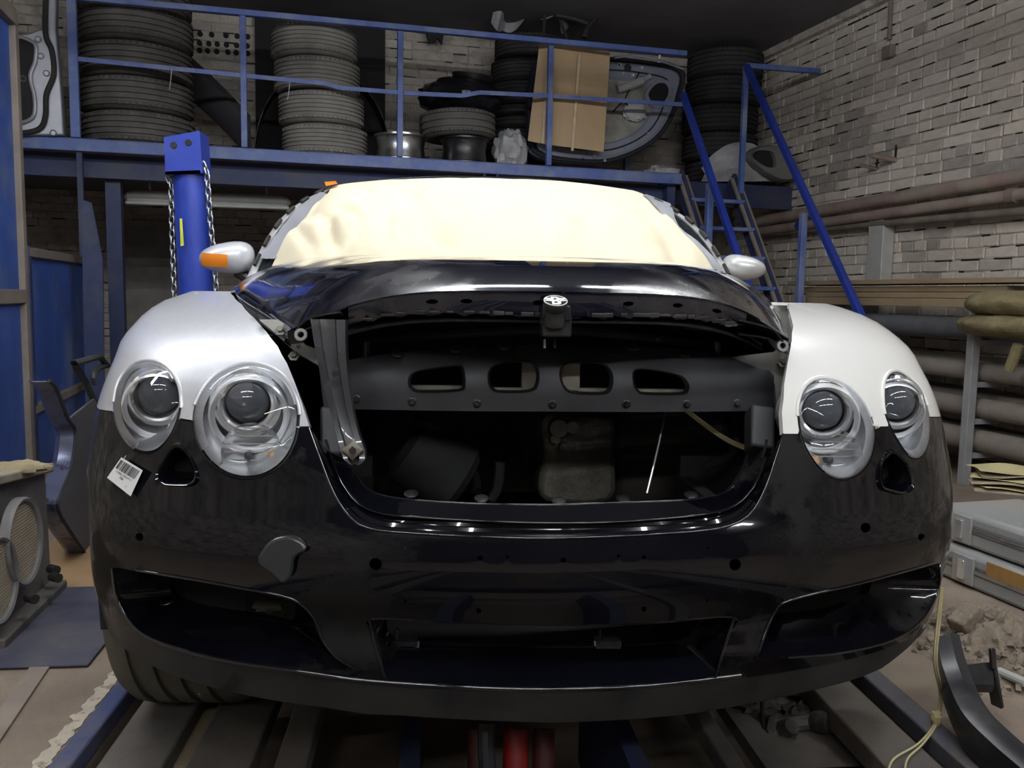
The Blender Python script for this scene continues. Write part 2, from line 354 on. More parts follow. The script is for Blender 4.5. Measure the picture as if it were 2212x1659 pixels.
# ---- bricks
def brick_mesh(L, k):
    Hh = .069; me = bpy.data.meshes.new('brick'); j = lambda s: random.uniform(-s, s)
    def ring(y, ins, jj):
        return [(-L/2+ins+j(jj), y, ins+j(jj)), (j(jj), y, ins*.6+j(jj)), (L/2-ins+j(jj), y, ins+j(jj)), (L/2-ins+j(jj), y, Hh-ins+j(jj)), (j(jj), y, Hh-ins*.6+j(jj)), (-L/2+ins+j(jj), y, Hh-ins+j(jj))]
    v = ring(-.01, 0, 0)+ring(.003, 0, .0035)+ring(.009+j(.003), .008, .0045)
    f = [tuple(range(12, 18))]
    for a in (0, 6): f += [(a+i, a+(i+1) % 6, a+6+(i+1) % 6, a+6+i) for i in range(6)]
    me.from_pydata(v, [], f); bm = bmesh.new(); bm.from_mesh(me); bmesh.ops.recalc_face_normals(bm, faces=bm.faces); bm.to_mesh(me); bm.free()
    return me
M_brickgrey = mat('bare grey brick', (.45, .405, .355), .9, var=.2, scale=10, bump=.5, bscale=40, rnd=.2, dirt=(.42, .38, .33), dscale=9, damt=.4)
M_brickpale = mat('pale limewashed brick', (.76, .69, .60), .9, var=.12, scale=10, bump=.5, bscale=40, rnd=.1, dirt=(.40, .35, .29), dscale=10, damt=.34)
def lay(wall, fn, rot, length, z0, z1, mats, zmin_ind, out, limit=295):
    ms = {}
    for mi, m in enumerate(mats):
        for L in (.25, .12):
            ms[L, mi] = [brick_mesh(L, k) for k in range(6)]
            for q in ms[L, mi]: q.materials.append(m)
    items = []; z = z0; r = 0; cracks = MB()
    while z < z1-.05:
        s = -random.uniform(0, .13)
        head = (r % 4 == 2)
        while s < length:
            L = .12 if (head or random.random() < .12) else .25
            c = fn(s+L/2, z); d = np.asarray(c)-CP
            vis = False
            if d@CF > .5:
                u = proj(c); vis = -60 < u[0] < IW+60 and -60 < u[1] < IH+60
            nn = noise.noise(Vector((s*.9, z*1.3, 3.1)))+.7*noise.noise(Vector((s*3.1, z*4, 8)))+random.uniform(-.25, .25)
            mi = 1 if nn > .33 else (2 if nn < -.22 and len(mats) > 2 else 0)
            items.append((not vis or z < zmin_ind, float(d@d), c, L, mi)); s += L+.008
            if vis and random.random() < .32:      # mortar fallen out of the joint below the brick
                w = random.uniform(.04, .16); h = random.uniform(.004, .011); cc = fn(s-L/2+random.uniform(-.05, .05), z-.004)
                cracks.box(cc+out*.0065, (w, .008, h), (math.cos(rot), math.sin(rot), random.uniform(-.05, .05)), (-math.sin(rot), math.cos(rot), 0))
        z += .0765; r += 1
    items.sort(key=lambda t: (t[0], t[1])); n = 0; wl = wall.location
    R = Matrix.Rotation(rot, 3, 'Z'); rest = [MB() for m in mats]
    for hid, d2, c, L, mi in items:
        me = random.choice(ms[L, mi])
        if not hid and n < limit:
            o = bpy.data.objects.new('brick', me); COL.objects.link(o); o.parent = wall; o.location = V3(c)-wl; o.rotation_euler = (random.uniform(-.015, .015), 0, rot+random.uniform(-.015, .015)); n += 1
        else: rest[mi].add([R@Vector(v.co)+V3(c) for v in me.vertices], [tuple(p.vertices) for p in me.polygons])
    al = MB()
    for mi, q in enumerate(rest): al.use(mats[mi]); al.add(q.v, q.f)
    prop(al.build('brickwork', None, wall, smooth=0, fix=False), 'remaining bricks of the wall', kind='stuff')
    if cracks.v: prop(cracks.build('open_joint', M_dark, wall, smooth=0, fix=False), 'dark joints where mortar is missing', kind='stuff')
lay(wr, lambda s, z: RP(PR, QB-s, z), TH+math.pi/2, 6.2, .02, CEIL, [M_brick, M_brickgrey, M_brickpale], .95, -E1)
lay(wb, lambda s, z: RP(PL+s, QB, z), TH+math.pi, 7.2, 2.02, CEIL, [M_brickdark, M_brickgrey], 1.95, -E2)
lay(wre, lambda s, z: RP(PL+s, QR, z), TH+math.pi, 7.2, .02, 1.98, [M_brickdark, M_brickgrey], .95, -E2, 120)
# ================================================================== mezzanine with railing and stairs
QM = 5.04; ZM = 2.03; PE = 2.66; PM0 = -2.6
mz = thing('mezzanine', RP(0, QM, ZM), 'blue steel storage mezzanine with railing and steep stairs', 'mezzanine')
def rmb(*boxes):
    b = MB()
    for c, s in boxes: b.rbox(c, s)
    return b
L1 = PE-PM0
rmb((((PE+PM0)/2, QM+.02, ZM-.045), (L1, .04, .085)), (((PE+PM0)/2, QM+.05, ZM-.008), (L1, .1, .012))).build('front_beam', M_blue, mz, bev=.004)
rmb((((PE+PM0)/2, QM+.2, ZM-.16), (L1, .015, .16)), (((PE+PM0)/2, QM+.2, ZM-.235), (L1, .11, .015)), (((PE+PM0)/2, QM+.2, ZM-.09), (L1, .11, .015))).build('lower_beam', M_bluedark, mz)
rmb((((PE+PM0)/2, QM+.68, ZM-.015), (L1, 1.26, .03))).build('deck_board', M_ply, mz)
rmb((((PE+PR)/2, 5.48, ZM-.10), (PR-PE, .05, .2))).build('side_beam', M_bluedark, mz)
rmb((((PE+PR)/2, 5.92, ZM-.015), (PR-PE, .9, .03))).build('deck_board', M_ply, mz)
rmb(((1.03, QM+.05, ZM-.125), (.012, .1, .09)), ((1.13, QM+.05, ZM-.125), (.012, .1, .09)), ((1.08, QM+.1, ZM-.125), (.1, .01, .09))).build('beam_stub', M_bluedark, mz)
for p_, q_, w_ in [(-1.77, QM+.05, .035), (-1.6, QM+.28, .1), (PE-.05, QM+.12, .07), (.9, 6.5, .1)]:
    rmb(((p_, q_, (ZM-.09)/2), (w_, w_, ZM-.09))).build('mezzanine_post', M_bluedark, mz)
rl = MB(); ZT = 2.95
rl.bar(RP(-2.6, QM+.01, ZT-.02), RP(PE, QM+.01, ZT+.01), .05, .04); rl.build('top_rail', M_blue, mz, bev=.004)
for p_ in (-1.78, -.702, .39, 1.535):
    w_ = .06 if p_ < -1 else .042
    MB().bar(RP(p_, QM+.01, ZM), RP(p_, QM+.01, ZT-.03), w_, .04).build('rail_post', M_blue, mz, bev=.003)
mid = [(165, 127), (520, 163), (700, 180), (735, 190), (862, 200)], [(872, 201), (1000, 207), (1035, 200), (1184, 207)], [(1195, 208), (1475, 226)]
for seg in mid:
    b = MB(); P = [pq(u, v, QM+.005) for u, v in seg]
    for a_, b_ in zip(P[:-1], P[1:]): b.bar(a_, b_, .012, .03)
    b.build('mid_rail', M_blue, mz)
# stairs: p 2.70..3.2, going down towards the camera
def stair(p, z, off=0.): return RP(p, 5.22-(2.03-z)/1.36+off, z)
for p_, mm in ((2.72, M_bluedark), (3.2, M_bluedark)):
    b = MB(); b.bar(stair(p_, 2.03), stair(p_, .03), .03, .14); b.build('stringer', mm, mz)
    b = MB(); b.bar(stair(p_, 2.03, -.06), stair(p_, .03, -.06), .085, .02); b.build('stringer_edge', M_tan, mz)
for k in range(8):
    z_ = 1.82-k*.235
    MB().box(stair(2.96, z_), (.48, .18, .03), E1, E2, (0, 0, 1)).build('stair_step', M_blue, mz, bev=.004)
MB().bar(pp(1475, 203, 2.66), RP(2.66, 5.08-(2.65-.5)/1.36, .5), .045, .045).build('handrail', M_bluebright, mz, bev=.004)
hr0 = pp(1612, 142, 3.2); dq = hr0@E2; ztop = hr0[2]
MB().bar(hr0, RP(3.2, dq-(ztop-.05)/1.23, .05), .045, .045).build('handrail', M_bluebright, mz, bev=.004)
MB().bar(hr0, RP(3.2, dq, ZM-.15), .04).build('rail_post', M_blue, mz, bev=.003)
MB().bar(hr0, RP(3.9, dq+.03, ztop+.02), .04).build('top_rail', M_blue, mz, bev=.003)
MB().bar(RP(3.2, 4.15, 0), RP(3.2, 4.15, 1.66), .045).build('rail_post', M_blue, mz, bev=.003)
MB().bar(RP(2.68, 4.6, .0), RP(2.68, 4.6, 1.9), .05).build('rail_post', M_blue, mz, bev=.003)
MB().bar(RP(2.55, QM+.9, ZM), RP(2.55, QM+.9, ZM+.6), .05).build('rail_post', M_blue, mz)
# ================================================================== tyres
def tyre_mesh(name, R=.33, w=.23, groove=4, m=None):
    h = w/2; pr = [(R*.62, -h*.72), (R*.66, -h*.92), (R*.78, -h), (R*.87, -h*.96), (R*.93, -h*.86), (R*.967, -h*.74)]
    g = np.linspace(-.5, .5, groove)*h
    pr.append((R*.99, -h*.64))
    for y in g: pr += [(R, y-.008), (R*.962, y-.006), (R*.962, y+.006), (R, y+.008)]
    pr += [(R*.99, h*.64), (R*.967, h*.74), (R*.93, h*.86), (R*.87, h*.96), (R*.78, h), (R*.66, h*.92), (R*.62, h*.72), (R*.6, 0), (R*.62, -h*.72)]
    b = MB(); b.lathe(pr, (0, 0, h), n=56)
    # shoulder blocks: small radial ribs round both shoulders
    for s in (-1, 1):
        for k in range(56):
            a = 2*math.pi*(k+.25)/56; d = Vector((math.cos(a), math.sin(a), 0)); t = Vector((-d.y, d.x, 0))
            b.box(d*(R*.968)+Vector((0, 0, h+s*h*.70)), (.014, R*2*math.pi/56*.7, h*.2), d-Vector((0, 0, s*.25)), t)
    me = b.build(name, m, smooth=35).data
    bpy.data.objects.remove([o for o in bpy.data.objects if o.data == me][0])
    return me
TY = {}
def tyre(c, R, w, m, label, group, tilt=(0, 0), groove=4):
    k = (round(R, 3), round(w, 3), m.name, groove)
    if k not in TY: TY[k] = tyre_mesh('tire', R, w, groove, m)
    o = bpy.data.objects.new('tire', TY[k]); COL.objects.link(o); o.location = V3(c); o.rotation_euler = (tilt[0], tilt[1], random.uniform(0, 6.28))
    return prop(o, label, 'tire', group)
ORD = ['lowest', 'second', 'third', 'fourth', 'fifth', 'sixth', 'seventh']
def stack(us, q, R, w, m, label, group, z0=ZM, groove=4):
    z = z0
    for i, u in enumerate(us):
        c = pq(u, 250, q); tyre((c[0], c[1], z), R, w, m, f'{label}, {ORD[i]} from the deck', group, (random.uniform(-.003, .003), random.uniform(-.003, .003)), groove); z += w*1.012
stack([300, 298, 297, 300, 298], 5.5, .385, .232, M_rubber, 'worn wide tire stacked beside the silver door', 'five wide tires on the mezzanine')
stack([702, 695, 686, 680], 5.45, .318, .235, M_rubberlight, 'dusty grey tire stacked before the dark opening', 'four grey tires on the mezzanine', groove=5)
stack([1120, 1122, 1126, 1132, 1135, 1142], 5.85, .30, .19, M_rubberdark, 'dark tire stacked behind the cardboard sheet', 'dark tires behind the cardboard')
stack([1564, 1557, 1555, 1560, 1562], 5.9, .34, .24, M_rubberdark, 'dark tire stacked in the corner above the stairs', 'dark tires in the corner')
def rim(c, R, w, m, name, label, lift=.0, tilt=0.):
    o = thing(name, c, label, 'wheel rim'); c = V3(c)
    ax = Vector((math.sin(tilt), 0, math.cos(tilt)))
    MB().lathe([(R*.9, 0), (R, .0), (R, .012), (R*.93, .02), (R*.9, w*.3), (R*.86, w*.55), (R*.92, w*.86), (R*.94, w*.9), (R, w*.94), (R, w), (R*.96, w), (R*.9, w*.9), (R*.83, w*.55), (R*.85, .03), (R*.9, 0)], c, ax, 40).build('barrel', m, o)
    for k in range(9):
        a = 2*math.pi*k/9; d = Vector((math.cos(a), math.sin(a), 0)); MB().bar(c+ax*(w*.9)+d*R*.18, c+ax*(w*.88)+d*R*.88, .05, .02).build('spoke', m, o)
    MB().lathe([(0, w*.93), (R*.24, w*.93), (R*.26, w*.85), (0, w*.85)], c, ax, 20).build('hub', m, o)
    return o
c_ = pq(866, 335, 5.3); rim((c_[0], c_[1], ZM), .205, .19, M_alu, 'alloy_wheel', 'bare silver alloy wheel rim lying on the mezzanine deck')
c_ = pq(1003, 345, 5.28); rim((c_[0], c_[1], ZM), .19, .195, M_blacktrim, 'alloy_wheel', 'black wheel rim lying under a loose grey tire')
tyre((c_[0]-.15+.1, c_[1]+.06, ZM+.198), .295, .2, M_rubber, 'single worn tire lying across the black wheel rim', 'loose tires', (.0, -.04), 3)
bw = thing('bagged_wheel', (c_[0]-.03, c_[1]+.08, ZM+.40), 'spare wheel wrapped in shiny black bag on top of the loose tire', 'wheel')
MB().blob((c_[0]-.03, c_[1]+.08, ZM+.515), (.33, .31, .155), 32, 16, .12, 3.5, 3).build('bag', M_bag, bw)
MB().lathe([(.12, 0), (.155, .0), (.165, .03), (.17, .05), (.155, .05), (.14, .03), (.05, .02), (0, .02)], (c_[0]+.06, c_[1]+.06, ZM+.645), (.1, -.12, 1), 32).build('rim_ring', M_blacktrim, bw)
# ---- things leaning and lying on the mezzanine
def lump(name, u, v, q, size, m, label, cat, z=ZM, amp=.25, fr=2.5, seed=1):
    c = pq(u, v, q); b = MB(); b.blob((c[0], c[1], z+size[2]*.75), size, 30, 18, amp, fr, seed); return prop(b.build(name, m), label, cat)
lump('wrapped_bundle', 1102, 320, 5.3, (.13, .13, .17), M_film, 'crumpled clear film bundle beside the cardboard sheet', 'bundle', seed=5)
lump('plastic_packet', 1432, 350, 5.5, (.17, .12, .07), M_film, 'clear plastic packet on the deck behind the handrail', 'packet', seed=8)
cs = MB(); q0, q1 = 5.10, 5.10
C4 = [pq(1166, 88, 5.22), pq(1190, 92, 5.16), pq(1318, 114, 5.24), pq(1304, 328, 5.13), pq(1180, 312, 5.10), pq(1140, 304, 5.18)]
cb = thing('cardboard_sheet', (*(C4[4][:2]), ZM), 'folded brown cardboard sheet strapped to the car door with clear tape', 'cardboard')
cs.add(C4, [(0, 1, 4, 5), (1, 2, 3, 4)]); cs.build('board', M_card, cb, smooth=0, solid=.008)
for (a_, b_) in [((1252, 118), (1236, 326)), ((1183, 150), (1172, 310))]:
    A_, B_ = pq(*a_, 5.15), pq(*b_, 5.10); MB().bar(A_, B_, .02, .003, E2).build('clear_tape_strip', mat('clear tape', (.62, .5, .34), .12, var=.2, scale=14), cb)
# car door on the mezzanine
def door_local(o, pts, T, m_shell, m_seal, name='door_shell'):
    return None
dq_ = 5.30
dr = thing('spare_door', pq(1320, 358, dq_), 'stripped dark silver car door leaning behind the cardboard on the mezzanine', 'door')
dpix = [(1150, 150), (1200, 118), (1318, 122), (1400, 130), (1477, 150), (1474, 200), (1458, 250), (1432, 292), (1395, 322), (1345, 345), (1290, 356), (1200, 350), (1150, 335), (1140, 300)]
dl = cr([pq(u, v, dq_+(340-v)*.0009) for u, v in dpix], 4, True)
b = MB(); b.prism([p for p in dl], E2*.09); b.build('door_shell', M_doordark, dr, bev=.012)
ctr = np.mean(dl, 0)
inn = [ctr+(np.array(p)-ctr)*.90-E2*.012 for p in dl]; inn2 = [ctr+(np.array(p)-ctr)*.84-E2*.03 for p in dl]; inn3 = [ctr+(np.array(p)-ctr)*.62-E2*.03 for p in dl]; inn4 = [ctr+(np.array(p)-ctr)*.58-E2*.004 for p in dl]
b = MB(); b.loft([inn, inn2, inn3, inn4]); b.build('inner_panel', M_doorsilver, dr)
b = MB(); b.tube([ctr+(np.array(p)-ctr)*.95-E2*.012 for p in dl], .010, 8, closed=True); b.build('door_seal', M_rubberdark, dr)
b = MB(); b.add([p for p in inn4], [tuple(range(len(inn4)))]); b.build('cavity_film', mat('torn lining film', (.30, .29, .25), .35, var=.4, scale=5, bump=.9, bscale=14), dr, smooth=0)
def dpt(u, v, off): return pq(u, v, dq_+(340-v)*.0009)-E2*off
b = MB(); sc_ = [dpt(u, v, .045) for u, v in [(1395, 205), (1415, 182), (1436, 184), (1440, 205), (1425, 228), (1405, 225)]]
sl = cr(sc_, 6, True); cen = np.mean(sl, 0); b.loft([[cen+(p-cen)*1.28+E2*.03 for p in sl], [cen+(p-cen)*1.25 for p in sl], [cen+(p-cen)*.95 for p in sl], [cen+(p-cen)*.93+E2*.03 for p in sl]]); b.build('speaker_ring', M_doorsilver, dr)
MB().add([cen+(p-cen)*.95+E2*.012 for p in sl], [tuple(range(len(sl)))]).build('speaker_hole', M_dark, dr, smooth=0)
for u, v in [(1451, 193), (1437, 243), (1347, 320), (1267, 333), (1168, 325), (1201, 324)]:
    MB().lathe([(0, .004), (.010, .004), (.012, 0)], dpt(u, v, .036), -E2, 10).build('door_clip', mat('teal clip', (.06, .35, .36), .5), dr)
for u, v, r_ in [(1334, 143, .016), (1341, 160, .012), (1361, 166, .02), (1333, 184, .022), (1380, 150, .02), (1303, 348, .012), (1395, 290, .012), (1280, 338, .015), (1424, 153, .01)]:
    MB().lathe([(0, 0), (r_*.6, .0), (r_*.7, .004), (r_, .006), (r_*1.15, -.002)], dpt(u, v, .034), -E2, 14).build('pressed_boss', M_doorsilver, dr)
b = MB(); b.tube(cr([dpt(u, v, .05) for u, v in [(1322, 128), (1370, 124), (1420, 134), (1470, 152)]], 6), .012, 8); b.build('top_reinforcement', M_doorsilver, dr)
b = MB(); b.tube([ctr+(np.array(p)-ctr)*.74-E2*.034 for p in dl], .006, 6, closed=True); b.build('panel_groove', M_dark, dr)
for u, v, r_ in ((1352, 149, .03), (1334, 143, .008), (1380, 170, .012), (1310, 352, .008), (1256, 345, .008)): MB().lathe([(0, .002), (r_, .002), (r_*1.1, 0)], dpt(u, v, .040), -E2, 12).build('panel_hole', M_dark, dr)
b = MB(); b.bar(dpt(1418, 138, .04), dpt(1421, 116, .05), .016, .004, E2); b.build('hinge_tab', M_white, dr)
b = MB(); b.tube(cr([dpt(1330, 196, .05), dpt(1352, 190, .07), dpt(1380, 178, .06), dpt(1398, 168, .06)], 6), [.03]*7+[.035]*6+[.02]*6, 10); b.build('crumpled_film', M_film, dr)
b = MB(); b.blob(dpt(1365, 245, .05), (.10, .03, .07), 20, 12, .3, 3, 4, False); b.build('crumpled_film', M_film, dr)
b = MB(); b.tube(cr([dpt(u, v, .06) for u, v in [(1318, 245), (1338, 225), (1352, 232), (1345, 215), (1375, 160)]], 6), .006, 6); b.build('door_wire', M_dark, dr)
# silver door at the far left of the mezzanine
ql = 5.0
d2 = thing('spare_door', pq(95, 292, ql), 'silver car door shell standing beside the wide tires', 'door')
dl2 = [pq(u, v, ql) for u, v in [(-40, 78), (60, 72), (92, 60), (98, 0), (98, -40), (122, -40), (120, 60), (132, 200), (138, 292), (-40, 292)]]
MB().prism(dl2, E2*.08).build('door_shell', M_doorgrey, d2, bev=.01)
b = MB(); b.tube(cr([pq(u, v, ql-.012) for u, v in [(100, -30), (98, 70), (112, 110), (116, 160), (100, 205), (98, 250), (85, 278), (40, 288), (-30, 288)]], 6), .018, 8); b.build('door_seal', M_rubberdark, d2)
b = MB(); lp = cr([pq(u, v, ql-.015) for u, v in [(20, 95), (72, 92), (76, 130), (65, 165), (74, 210), (72, 250), (45, 265), (10, 262)]], 6, True); b.tube(lp, .012, 8, closed=True); b.build('opening_rim', M_doorgrey, d2)
MB().add([p+E2*.008 for p in lp], [tuple(range(len(lp)))]).build('door_opening', M_dark, d2, smooth=0)
for u, v in [(88, 121), (100, 158), (50, 170), (115, 287), (82, 85)]: MB().lathe([(0, 0), (.013, .0), (.018, .005), (.022, -.002)], pq(u, v, ql-.004), -E2, 12).build('pressed_boss', M_doorgrey, d2)
# dark bumper cover leaning behind the wide tires
b = MB(); pth = [pq(400, 160, 5.95), pq(455, 210, 5.85), pq(500, 255, 5.75), pq(542, 300, 5.65)]
b.loft([[p+np.array([0, 0, .17])-E2*.02, p+np.array([0, 0, .1])-E2*.09, p-E2*.1, p-np.array([0, 0, .12])-E2*.05, p-np.array([0, 0, .16])] for p in cr(pth, 6)], closed=False)
prop(b.build('bumper_cover', mat('faded grey bumper', (.05, .05, .055), .5), solid=.006), 'faded dark bumper cover leaning on the brick wall', 'bumper')
# dark arch shaped liner behind the grey tires, and dark panel above
def arch(name, us, q, label):
    b = MB(); P = cr([pq(u, v, q) for u, v in us], 6); b.loft([[p, p+E2*.22] for p in P], closed=False)
    return prop(b.build(name, M_darkgrey, solid=.006), label, 'wheel liner')
arch('wheel_liner', [(548, 325), (560, 260), (590, 200), (640, 165), (700, 150), (760, 165), (805, 210), (832, 265), (848, 330)], 5.85, 'black plastic wheel arch liner standing behind the grey tires')
MB().rbox
pa_, pb_ = pq(552, 200, 6.33), pq(831, 200, 6.33)
hp = MB(); hp.prism([np.array([*pa_[:2], 2.03]), np.array([*pb_[:2], 2.03]), np.array([*pb_[:2], 3.3]), np.array([*pa_[:2], 3.3])], -E2*.03)
prop(hp.build('trim_2', M_dark, smooth=0), 'dark boarded opening in the back wall', kind='structure')
# perforated vent holes in the back wall
vt = thing('vent_grille', pq(490, 110, 6.36), 'rows of round vent holes drilled in the brick wall', 'vent')
for r_, (vy, xs) in enumerate([(72, [432, 457, 488, 512, 535]), (92, [431, 451, 469, 489, 511, 534]), (108, [431, 448, 468, 492, 510, 535])]):
    for u in xs: MB().lathe([(0, 0), (.020, 0), (.022, -.02)], pq(u, vy+(u-430)*.06, 6.37), -E2, 12).build('vent_hole', M_dark, vt)
# plastic sheet, hose and pipes at the top of the dark stack
c_ = pq(1150, 20, 5.8)
b = MB()
def fsheet(i, j):
    p = pq(1060+175*i, -25+75*j+14*math.sin(i*9)+8*math.sin(i*23), 5.75); return p-E2*(.12*math.sin(i*7+j*3)+.05*math.sin(i*19))
b.grid(fsheet, 26, 10); prop(b.build('plastic_sheet', M_film, solid=.003), 'crumpled grey plastic sheet draped over the dark tires', 'plastic sheet')
b = MB(); b.tube(cr([pq(u, v, 5.6) for u, v in [(1172, 110), (1175, 60), (1178, 28), (1195, 26), (1210, 45), (1225, 85)]], 6), .014, 8)
prop(b.build('rubber_hose', M_rubberdark), 'bent black rubber hose sticking up above the cardboard', 'hose')
b = MB(); b.tube(cr([pq(1200, 32, 5.55), pq(1240, 40, 5.55), pq(1272, 52, 5.55)], 6), .022, 8); b.tube(cr([pq(1262, 82, 5.5), pq(1270, 58, 5.5), pq(1292, 36, 5.5)], 5), [.03, .028, .024, .022, .02, .022, .018, .014, .012, .01, .006], 8)
prop(b.build('wiring_loom', M_darkgrey), 'dusty wiring loom with a torn sleeve above the rail', 'wiring')
# hanging dark strips from the ceiling
b = MB(); b.prism([pq(912, 0, 6.2), pq(962, 0, 6.2), pq(964, 40, 6.2), pq(955, 95, 6.2), pq(946, 82, 6.2), pq(928, 95, 6.2), pq(918, 60, 6.2)], E2*.04)
prop(b.build('hanging_cloth', M_dark), 'ragged dark cloth hanging against the back wall', 'cloth')
# wrapped grey bumper on the stair landing
wbm = thing('wrapped_bumper', pq(1610, 392, 5.62), 'grey car bumper wrapped in milky plastic on the stair landing', 'bumper')
b = MB(); b.grid(lambda i, j: pq(1515+170*i, 392-85*math.sin(math.pi*(.05+.9*i))**.6*j, 5.42)-E2*(.06*math.sin(math.pi*j)+.03*noise.noise(Vector((i*7, j*5, 1)))), 24, 12); b.build('wrapping_film', M_film, wbm, solid=.004)
b = MB(); lo_ = cr([pq(u, v, 5.33) for u, v in [(1612, 345), (1632, 318), (1680, 316), (1708, 332), (1716, 386), (1672, 388)]], 5, True); ce_ = np.mean(lo_, 0)
cx_ = ce_+(lo_[0]-ce_)*.35+np.array([0, 0, .02]); b.loft([[p+E2*.05 for p in lo_], [p for p in lo_], [ce_+(p-ce_)*.9-E2*.04 for p in lo_], [cx_+(p-ce_)*.48-E2*.03 for p in lo_], [cx_+(p-ce_)*.44+E2*.02 for p in lo_]]); b.build('bumper_corner', mat('grey primer', (.16, .16, .15), .6), wbm)
MB().add([cx_+(p-ce_)*.46+E2*.01 for p in lo_], [tuple(range(len(lo_)))]).build('bumper_opening', M_dark, wbm, smooth=0)
# ================================================================== under the mezzanine
QD = 7.9
dd = MB(); A_ = pq(262, 660, QD); B_ = pq(415, 660, QD); zt_ = pq(330, 480, QD)[2]
pa, pb = A_@E1, B_@E1
do = rmb((((pa+pb)/2, QD, zt_/2), (pb-pa-.1, .04, zt_-.1))).build('door_1', mat('grey door', (.20, .19, .17), .6), smooth=0)
prop(do, 'plain grey metal door in the dark under the mezzanine', kind='structure')
rmb(((pa+.02, QD, zt_/2), (.06, .08, zt_)), ((pb-.02, QD, zt_/2), (.06, .08, zt_)), (((pa+pb)/2, QD, zt_-.02), (pb-pa, .08, .06))).build('door_frame', M_tan, do, smooth=0)
lf = thing('fluorescent_fitting', RP(-.98, 5.6, 1.66), 'unlit white fluorescent fitting hung below the mezzanine', 'lamp')
b = MB(); A_, B_ = pq(268, 425, 5.6), pq(628, 438, 5.6); b.tube([A_, A_+(B_-A_)*.02, A_+(B_-A_)*.06, A_+(B_-A_)*.94, A_+(B_-A_)*.98, B_], [.01, .04, .055, .055, .04, .01], 14); b.build('diffuser', M_dustwhite, lf)
MB().bar(A_+(B_-A_)*.01-np.array([0, 0, .045]), A_+(B_-A_)*.99-np.array([0, 0, .045]), .1, .025).build('lamp_tray', M_dustwhite, lf, bev=.008)
for t in (.15, .85): MB().bar(A_+(B_-A_)*t, A_+(B_-A_)*t+np.array([0, 0, .22]), .015).build('hanger', M_steel, lf)
for p_, w_, m_ in [(-1.95, .06, M_tan), (-1.4, .05, M_tan), (-1.66, .07, M_bluedark)]:
    pass

for u, v0, v1, lab in ((371, 148, 194, 'short frayed string tied to the rail before the wide tires'), (626, 178, 216, 'short frayed string tied to the rail before the grey tires')):
    prop(MB().tube(cr([pq(u, v0, QM-.01), pq(u-2, (v0+v1)/2, QM-.015), pq(u-5, v1, QM-.012)], 4), .003, 6).build('string', M_dustwhite), lab, 'string')
# ================================================================== THE CAR (world axes: nose at y = 0, x to the right, ground z = 0)
car = thing('car', (0, 2.3, 0), 'half-dismantled black coupe with one silver and one white front fender', 'car')
BZ = [.2, .3, .36, .42, .5, .58, .65, .72, .78, .84, .88, .92, .95, .98, 1.01, 1.04, 1.07]
BN = [.09, .04, .02, .03, .0, .0, .03, .06, .09, .115, .15, .20, .26, .35, .49, .72, 1.05]
BW = [.925, .931, .938, .957, .95, .951, .962, .963, .962, .949, .943, .943, .936, .932, .918, .875, .80]
BP, BIQ, BB = 1.7, .33, .5
# smooth the tables with a cubic through the knots
def smooth_tab(xs, ys):
    X = np.array(xs); Y = np.array(ys); m = np.gradient(Y, X)
    def f(x):
        x = min(max(x, X[0]), X[-1]); i = min(int(np.searchsorted(X, x, 'right'))-1, len(X)-2); h = X[i+1]-X[i]; t = (x-X[i])/h
        return (2*t**3-3*t*t+1)*Y[i]+(t**3-2*t*t+t)*h*m[i]+(-2*t**3+3*t*t)*Y[i+1]+(t**3-t*t)*h*m[i+1]
    return f
nz_ = smooth_tab(BZ, BN); wz_ = smooth_tab(BZ, BW)
def body(S, z, off=0.):
    s = abs(S); w = wz_(z); n = nz_(z)
    if s <= 1:
        a = s*math.pi/2; x = w*math.sin(a)**(2/BP); y = n+BB*(1-max(0., math.cos(a))**(2*BIQ))
    else: x = w; y = n+BB+(s-1)
    return np.array([math.copysign(x, S), y+off, z])
def bodyN(S, z, off=0.):     # offset along the surface normal (positive = into the body)
    e = 1e-3; p = body(S, z); d1 = body(S+e, z)-body(S-e, z); d2 = body(S, z+e)-body(S, z-e); n = np.cross(d1, d2); n /= np.linalg.norm(n)+1e-12
    if n[1] < 0 and abs(S) < .9: n = -n
    if abs(S) >= .9 and n[0]*p[0] > 0: n = -n
    return p+n*off
def hitSz(u, v):
    d = ray(u, v)
    for _ in range(60):
        def inside(t):
            P = CP+t*d; z = P[2]
            if z < .18 or z > 1.075: return False
            w = wz_(z); r = abs(P[0])/w
            if r >= 1: return False
            return P[1] > nz_(z)+BB*(1-(1-r**BP)**BIQ)
        t = 1.2; ok = False
        while t < 4.2:
            if inside(t): ok = True; break
            t += .01
        if ok:
            a, b = t-.01, t
            for _k in range(24):
                m = (a+b)/2
                if inside(m): b = m
                else: a = m
            P = CP+b*d; r = min(1., abs(P[0])/wz_(P[2])); S = math.asin(min(1, r**(BP/2)))/(math.pi/2)
            return np.array([math.copysign(S, P[0]), P[2]])
        u += 1.5 if u < 1106 else -1.5; d = ray(u, v)
    raise Exception('no hit %s %s' % (u, v))
def T(pix): return [hitSz(u, v) for u, v in pix]
def B3(Sz, off=0.): return [body(*p, off) for p in Sz]
def circ(u, v, ru, rv=None, n=12): return [(u+ru*math.cos(2*math.pi*k/n), v+(rv or ru)*math.sin(2*math.pi*k/n)) for k in range(n)]
def pixcurve(pts, n=4, closed=False): return [tuple(p) for p in cr([np.array(p, float) for p in pts], n, closed)]
